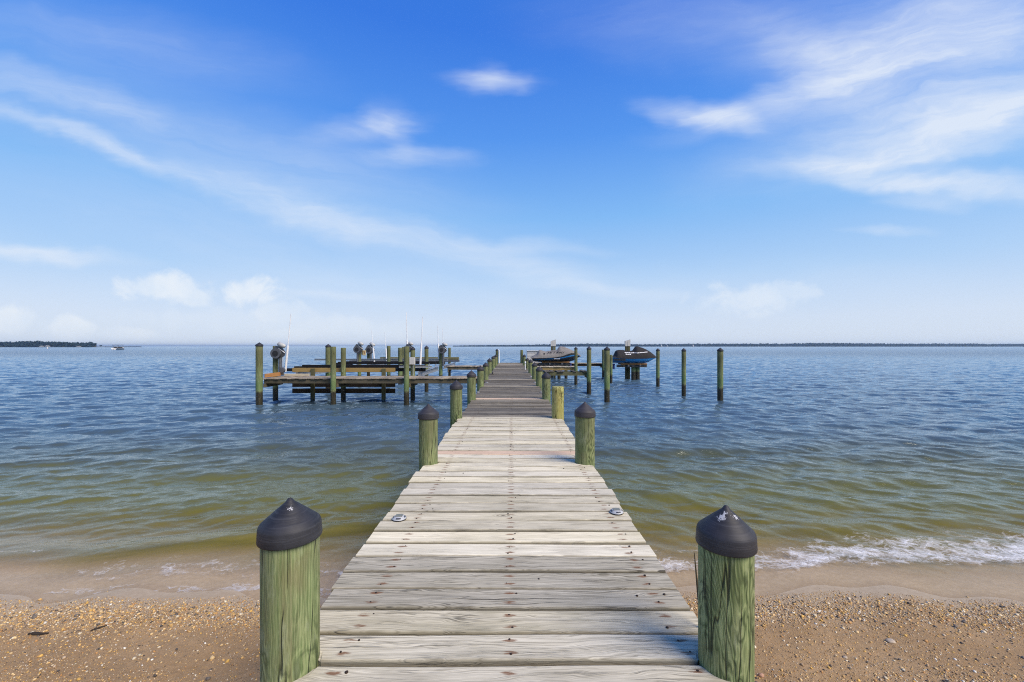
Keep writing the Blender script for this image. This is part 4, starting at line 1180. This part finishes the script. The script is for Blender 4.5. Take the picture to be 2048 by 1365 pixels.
FY = 2300.0
def fp(f): return (-330+f*4400, FY-f*150+40*math.sin(f*9))
forest('far_woods', fp, lambda f: 4.0+14.0*min(1, (f/.20))+2.0*math.sin(f*17)+1.2*math.sin(f*41+1), 1500, 6.5, 9)
land('far_shore', [fp(i/40) for i in range(41)], 120, .8)
def pine(px, Y, H, R, label, zc):
    e = thing('pine_tree', (X(px, Y), Y, .6), label, 'tree')
    b = MB(); b.tube([(X(px, Y), Y, .4), (X(px, Y)+.3, Y, H*.5), (X(px, Y)+.2, Y, H*.93)], [.45, .32, .1], 8)
    for k in range(4): b.tube([(X(px, Y)+.2, Y, H*(zc+.08*k)), (X(px, Y)+R*.7*(-1)**k, Y, H*(zc+.12+.08*k))], [.12, .04], 6)
    b.build('trunk', M['trunk'], e)
    c = MB(); r = random.Random(int(px)); clumps(c, (X(px, Y)+.2, Y, H*.86), (R, R, H*.15), 70, R*.33, r); clumps(c, (X(px, Y)-.5, Y, H*.72), (R*.8, R*.8, H*.10), 30, R*.3, r)
    c.build('crown', M['leaf'], e)
pine(190.5, 905, 9.0, 2.6, 'lone slender tree at the tip of the distant headland', .62)
pine(201.5, 905, 4.6, 2.4, 'low bushy tree past the tip of the distant headland', .5)
def house(px, Y, w, h, label):  # tiny at this distance
    e = thing('house', (X(px, Y), Y, .9), label, 'house', 'houses on the headland')
    x = X(px, Y)
    MB().box(x-w/2, x+w/2, Y-8, Y-1, .8, .9+h, .1).build('wall', M['box_white'], e)
    v = [(x-w/2-.4, Y-8.5, .9+h), (x+w/2+.4, Y-8.5, .9+h), (x+w/2+.4, Y-.5, .9+h), (x-w/2-.4, Y-.5, .9+h), (x-w/2-.4, Y-4.5, .9+h*1.7), (x+w/2+.4, Y-4.5, .9+h*1.7)]
    MB().add(v, [(0, 1, 5, 4), (2, 3, 4, 5), (1, 2, 5), (3, 0, 4), (0, 3, 2, 1)]).build('roof', M['grey_pl'], e)
    for k in (-.3, 0, .3): MB().box(x+k*w-.5, x+k*w+.5, Y-8.06, Y-8.01, 1.5, .9+h-.3, .03).build('window', M['lens'], e)
house(88, HY, 3, 1.3, 'small pale house at the foot of the distant woods'); house(100, HY, 4.2, 1.6, 'wider pale house beside the small one on the headland'); house(162, HY, 4, 1.0, 'low pale house near the tip of the headland')

# motor boat seen from behind
Y = 240.0; x = X(238, Y)
e = thing('motorboat', (x, Y, 0), 'distant motorboat with dark canopy and white hull', 'boat')
secs = []; K = 9
for i in range(9):
    f = i/8; yy = Y-3+6*f; w = 1.75*(1-max(0, f-.45)**2*3.0); zt = .95+.5*f*f
    for j in range(K):
        t = -1+2*j/(K-1); secs.append((x+w*t*(1 if abs(t) < .9 else 1.05)+.15*f, yy, zt if abs(t) == 1 else -.2+.9*abs(t)**2))
b = MB().add(secs, [(i*K+j, i*K+j+1, (i+1)*K+j+1, (i+1)*K+j) for i in range(8) for j in range(K-1)]+[tuple(range(K))], None, None, True)
b.build('hull', M['boat_white'], e)
q = MB(); q.box(x-1.35, x+1.0, Y-2.2, Y+1.2, .85, 1.75, .12); q.box(x+.2, x+1.2, Y-2.6, Y-2.3, .6, 1.3, .1); q.build('cabin', M['boat_dark'], e)
for sx in (-1.45, 1.3):
    for yy in (Y-2.2, Y+1.1): MB().tube([(x+sx, yy, .9), (x+sx*.97, yy, 2.75)], .06, 8).build('canopy_post', M['alu'], e)
q = MB(); q.box(x-1.75, x+1.6, Y-2.6, Y+1.4, 2.7, 2.95, .1); q.build('canopy', M['boat_dark'], e)
q = MB(); q.box(x-.3, x+.3, Y-3.6, Y-3.05, .1, 1.15, .12); q.build('outboard_motor', M['boat_white'], e)
# buoy
Y = 330.0; x = X(95, Y)
e = thing('buoy', (x, Y, 0), 'small white buoy floating off the distant headland', 'buoy')
MB().lathe((x, Y, 0), [(.05, -.4), (.55, -.2), (.62, .15), (.5, .5), (.22, .8), (.16, 1.3), (.02, 1.35)], 16).build('float', M['boat_white'], e)
q = MB(); q.lathe((x, Y, 0), [(.63, .05), (.66, .1), (.66, .2), (.62, .25)], 16); q.build('band', M['blue_strap'], e)
# sail boats
def sailboat(px, Y, H, label):
    x = X(px, Y); e = thing('sailboat', (x, Y, 0), label, 'sailboat', 'far sailboats')
    L = H*.45; v = []
    for i in range(7):
        f = i/6; w = 1.1*math.sin(math.pi*(.12+.8*f))
        for (t, z) in ((-1, 1.0), (-.5, 0), (0, -.4), (.5, 0), (1, 1.0)): v.append((x-L+2*L*f, Y+w*t, z))
    MB().add(v, [(i*5+j, i*5+j+1, (i+1)*5+j+1, (i+1)*5+j) for i in range(6) for j in range(4)]).build('hull', M['boat_white'], e)
    MB().tube([(x, Y, .5), (x, Y, H)], .12, 6).build('mast', M['alu'], e)
    s = [(x+.2, Y-.05, 1.6), (x+.2, Y-.05, H*.97), (x+L*.9, Y-.25, 1.6), (x+.2, Y+.05, 1.6), (x+.2, Y+.05, H*.97), (x+L*.9, Y-.15, 1.6)]
    MB().add(s, [(0, 2, 1), (3, 4, 5), (0, 1, 4, 3), (1, 2, 5, 4), (2, 0, 3, 5)]).build('sail', M['pvc'], e)
sailboat(1322.5, 1300, 9, 'tiny white sail behind the blue jet ski bow, before the far shore'); sailboat(1334, 1500, 8, 'faint tiny sail just beside the slim mooring piling'); sailboat(1385.5, 1250, 10, 'tiny white sail between the middle and outermost mooring pilings')

# ------------------------------------------------------------------ air
def haze():
    b = MB(); x0, x1, y0, y1, z0, z1 = -9500, 9500, -80, 9500, -4.2, 26
    v = [(x, y, z) for x in (x0, x1) for y in (y0, y1) for z in (z0, z1)]
    b.add(v, [(0, 1, 3, 2), (4, 6, 7, 5), (0, 4, 5, 1), (2, 3, 7, 6), (0, 2, 6, 4), (1, 5, 7, 3)])
    t = NT('sea_air')
    vol = t.n('ShaderNodeVolumePrincipled', None, Color=(.55, .76, 1.0, 1), Density=HAZE, Anisotropy=.3)
    t.n('ShaderNodeOutputMaterial', None, Volume=vol.outputs[0])
    o = b.build('haze', t.m); o['kind'] = 'stuff'
HAZE = .00013
if HAZE: haze()

# ------------------------------------------------------------------ sky, sun
SUN_AZ, SUN_EL = math.radians(126), math.radians(46)      # azimuth from +Y towards +X
def sky():
    t = NT('World', True); S.world = t.m
    g = t.n('ShaderNodeTexCoord').outputs['Generated']
    sk = t.n('ShaderNodeTexSky', {'sky_type': 'NISHITA', 'sun_disc': False, 'sun_elevation': SUN_EL, 'sun_rotation': SUN_AZ, 'altitude': 0.0, 'air_density': 1.0, 'dust_density': .6, 'ozone_density': 2.0})
    base = t.mix(1.0, sk.outputs[0], (.10, .10, .10), 'MULTIPLY')
    d = t.xyz(g)
    el = t.math('MAXIMUM', d[2], 0.0)
    tint = t.ramp(el, SKYRAMP)
    base = t.mix(SKYMIX, base, tint)
    # cloud layer, in tangent coordinates round the seaward direction
    yy = t.math('MAXIMUM', t.math('ABSOLUTE', d[1]), .08)
    u = t.math('DIVIDE', d[0], yy); e = t.math('DIVIDE', d[2], yy)
    P0 = t.comb(u, e, 0)
    w1 = t.noise(P0, 2.2, 4, .6, 0, 1); w2 = t.noise(t.scale(P0, (3.0, 12.0, 1)), 1.0, 4, .65, 0, 1)
    def cen(c, k): return t.scale(t.add(c, (-.5, -.5, -.5)), k)
    P1 = t.add(t.add(P0, cen(w1, (.20, .13, 0))), cen(w2, (.16, .045, 0)))
    def blob(px, py, hl, hw, ang, den, soft=1.0, P=P1):
        m = t.n('ShaderNodeMapping', {'vector_type': 'TEXTURE'}, Vector=P)
        m.inputs['Location'].default_value = ((px-1024)/F, (693-py)/F, 0)
        m.inputs['Rotation'].default_value = (0, 0, math.radians(-ang))
        m.inputs['Scale'].default_value = (hl/F, hw/F, 1)
        l = t.n('ShaderNodeVectorMath', {'operation': 'LENGTH'}, i0=m.outputs[0]).outputs['Value']
        return t.math('MULTIPLY', t.rng(l, 0, 1.6, 1, 0, True), den)
    tot = None
    for a in CIRRUS:
        k = blob(*a); tot = k if tot is None else t.math('ADD', tot, k)
    q1 = t.xyz(P1)
    au = t.math('SQRT', t.math('ADD', t.math('MULTIPLY', q1[0], q1[0]), .03))
    fl = t.math('SUBTRACT', q1[1], t.math('MULTIPLY', au, .24))
    fib = t.noise(t.comb(t.math('MULTIPLY', q1[0], 1.5), t.math('MULTIPLY', fl, 15.0), 0), 1.0, 7, .66, .4)
    fib2 = t.noise(t.comb(t.math('MULTIPLY', q1[0], 1.7), t.math('MULTIPLY', fl, 4.5), 5.0), 1.0, 5, .6, .3)
    tex = t.math('MULTIPLY', t.rng(fib, .26, .74, .48, 1.15), t.rng(fib2, .28, .70, .50, 1.2))
    cir = t.math('MINIMUM', t.math('MULTIPLY', tot, tex), .86)
    # heaped clouds low over the bay
    nz = t.noise(t.scale(P0, (1.0, 1.25, 1.0)), 8.5, 8, .60, .35)
    nz2 = t.noise(t.add(P0, (.012, .016, 0)), 10.0, 7, .6, .3)
    cum = None
    for (px, py, hl, hw, den) in CUMULUS:
        m = t.n('ShaderNodeMapping', {'vector_type': 'TEXTURE'}, Vector=P0)
        m.inputs['Location'].default_value = ((px-1024)/F, (693-py)/F, 0); m.inputs['Scale'].default_value = (hl*1.25/F, hw*1.25/F, 1)
        l = t.n('ShaderNodeVectorMath', {'operation': 'LENGTH'}, i0=m.outputs[0]).outputs['Value']
        v = t.math('ADD', t.math('SUBTRACT', .80, l), t.math('MULTIPLY', t.math('SUBTRACT', nz, .5), 2.3))
        k = t.math('MULTIPLY', t.rng(v, -.03, .50, 0, 1, True), min(1.0, den*1.25))
        cum = k if cum is None else t.math('MAXIMUM', cum, k)
    # the heaps melt into the haze downwards
    cum = t.math('MULTIPLY', cum, t.rng(e, .0, .12, .45, 1))
    col = t.mix(cir, base, (.80, .865, .96))
    col = t.mix(cum, col, t.mix(t.rng(nz2, .35, .62), (.76, .85, .96), (.88, .925, .97)))
    bg = t.n('ShaderNodeBackground', None, Color=col, Strength=1.0)
    t.n('ShaderNodeOutputWorld', None, Surface=bg.outputs[0])
SKYMIX = .9
SKYRAMP = [(0.0, (.73, .815, .945)), (.06, (.68, .785, .955)), (.16, (.46, .675, .97)), (.30, (.235, .52, .965)), (.46, (.095, .325, .91)), (.62, (.040, .205, .81)), (1.0, (.025, .14, .60))]
CIRRUS = [(985, 158, 105, 20, 1, .50), (960, 152, 50, 30, 0, .25), (735, 262, 115, 26, -8, .40), (775, 245, 60, 36, 20, .25), (830, 322, 100, 20, 4, .34), (1024, 575, 1000, 50, 0, .22), (420, 455, 460, 60, 14, .25), (815, 308, 40, 26, 35, .25),
          (170, 285, 250, 20, 20, .55), (520, 390, 250, 32, 19, .42), (830, 480, 250, 34, 14, .50), (1040, 525, 150, 34, 10, .35),
          (110, 185, 230, 34, 16, .40), (480, 330, 480, 90, 14, .28), (60, 492, 200, 15, 8, .75), (250, 90, 320, 70, 12, .25),
          (1395, 238, 110, 28, 12, .75), (1570, 205, 210, 38, -16, .62), (1850, 110, 240, 100, -22, .62), (1920, 250, 260, 66, -14, .90), (1990, 190, 200, 120, -10, .45), (1750, 60, 260, 110, -20, .3), (1640, 300, 240, 70, -16, .3), (1700, 325, 170, 22, -6, .55),
          (1930, 370, 200, 26, 3, .75), (1780, 365, 120, 16, 2, .4), (1860, 405, 90, 14, 3, .35), (1750, 456, 80, 11, 0, .50), (1200, 578, 150, 14, 4, .45), (1060, 488, 140, 14, 2, .35),
          (1500, 70, 360, 80, 6, .28), (1640, 120, 200, 60, 30, .25), (2000, 60, 150, 60, 0, .3), (640, 590, 160, 12, 2, .3)]
CUMULUS = [(320, 575, 95, 36, .62), (385, 597, 55, 24, .5), (505, 590, 58, 40, .62), (545, 625, 75, 30, .42), (15, 645, 75, 36, .62), (125, 655, 72, 30, .62), (255, 667, 68, 18, .5), (595, 668, 68, 16, .45), (690, 655, 140, 26, .32), (1490, 598, 115, 36, .42), (1590, 582, 70, 24, .32), (450, 640, 260, 30, .22)]
sky()
sun = bpy.data.lights.new('sun', 'SUN'); sun.energy = 4.8; sun.angle = math.radians(38); sun.color = (1.0, .89, .73)
so = bpy.data.objects.new('sun', sun); COL.objects.link(so)
dv = Vector((math.sin(SUN_AZ)*math.cos(SUN_EL), math.cos(SUN_AZ)*math.cos(SUN_EL), math.sin(SUN_EL)))
so.rotation_euler = dv.to_track_quat('Z', 'Y').to_euler(); so.location = dv*40

# ------------------------------------------------------------------ camera and output
cam = bpy.data.cameras.new('camera'); co = bpy.data.objects.new('camera', cam); COL.objects.link(co)
co.location = (0, 0, CAMZ); co.rotation_euler = (math.radians(90), 0, 0)
cam.sensor_width = 36; cam.lens = 36*F/2048; cam.shift_y = (693-682.5)/2048
cam.clip_start = .05; cam.clip_end = 20000
S.camera = co
S.render.engine = 'CYCLES'
S.view_settings.view_transform = 'Standard'; S.view_settings.look = 'None'; S.view_settings.gamma = 1; S.view_settings.exposure = 0
c = S.cycles
c.use_denoising = False; c.filter_width = 1.1; c.max_bounces = 6; c.diffuse_bounces = 3; c.glossy_bounces = 3; c.transparent_max_bounces = 12; c.transmission_bounces = 2; c.volume_bounces = 0
c.caustics_reflective = False; c.caustics_refractive = False; c.sample_clamp_indirect = 4.0; c.sample_clamp_direct = 1.3
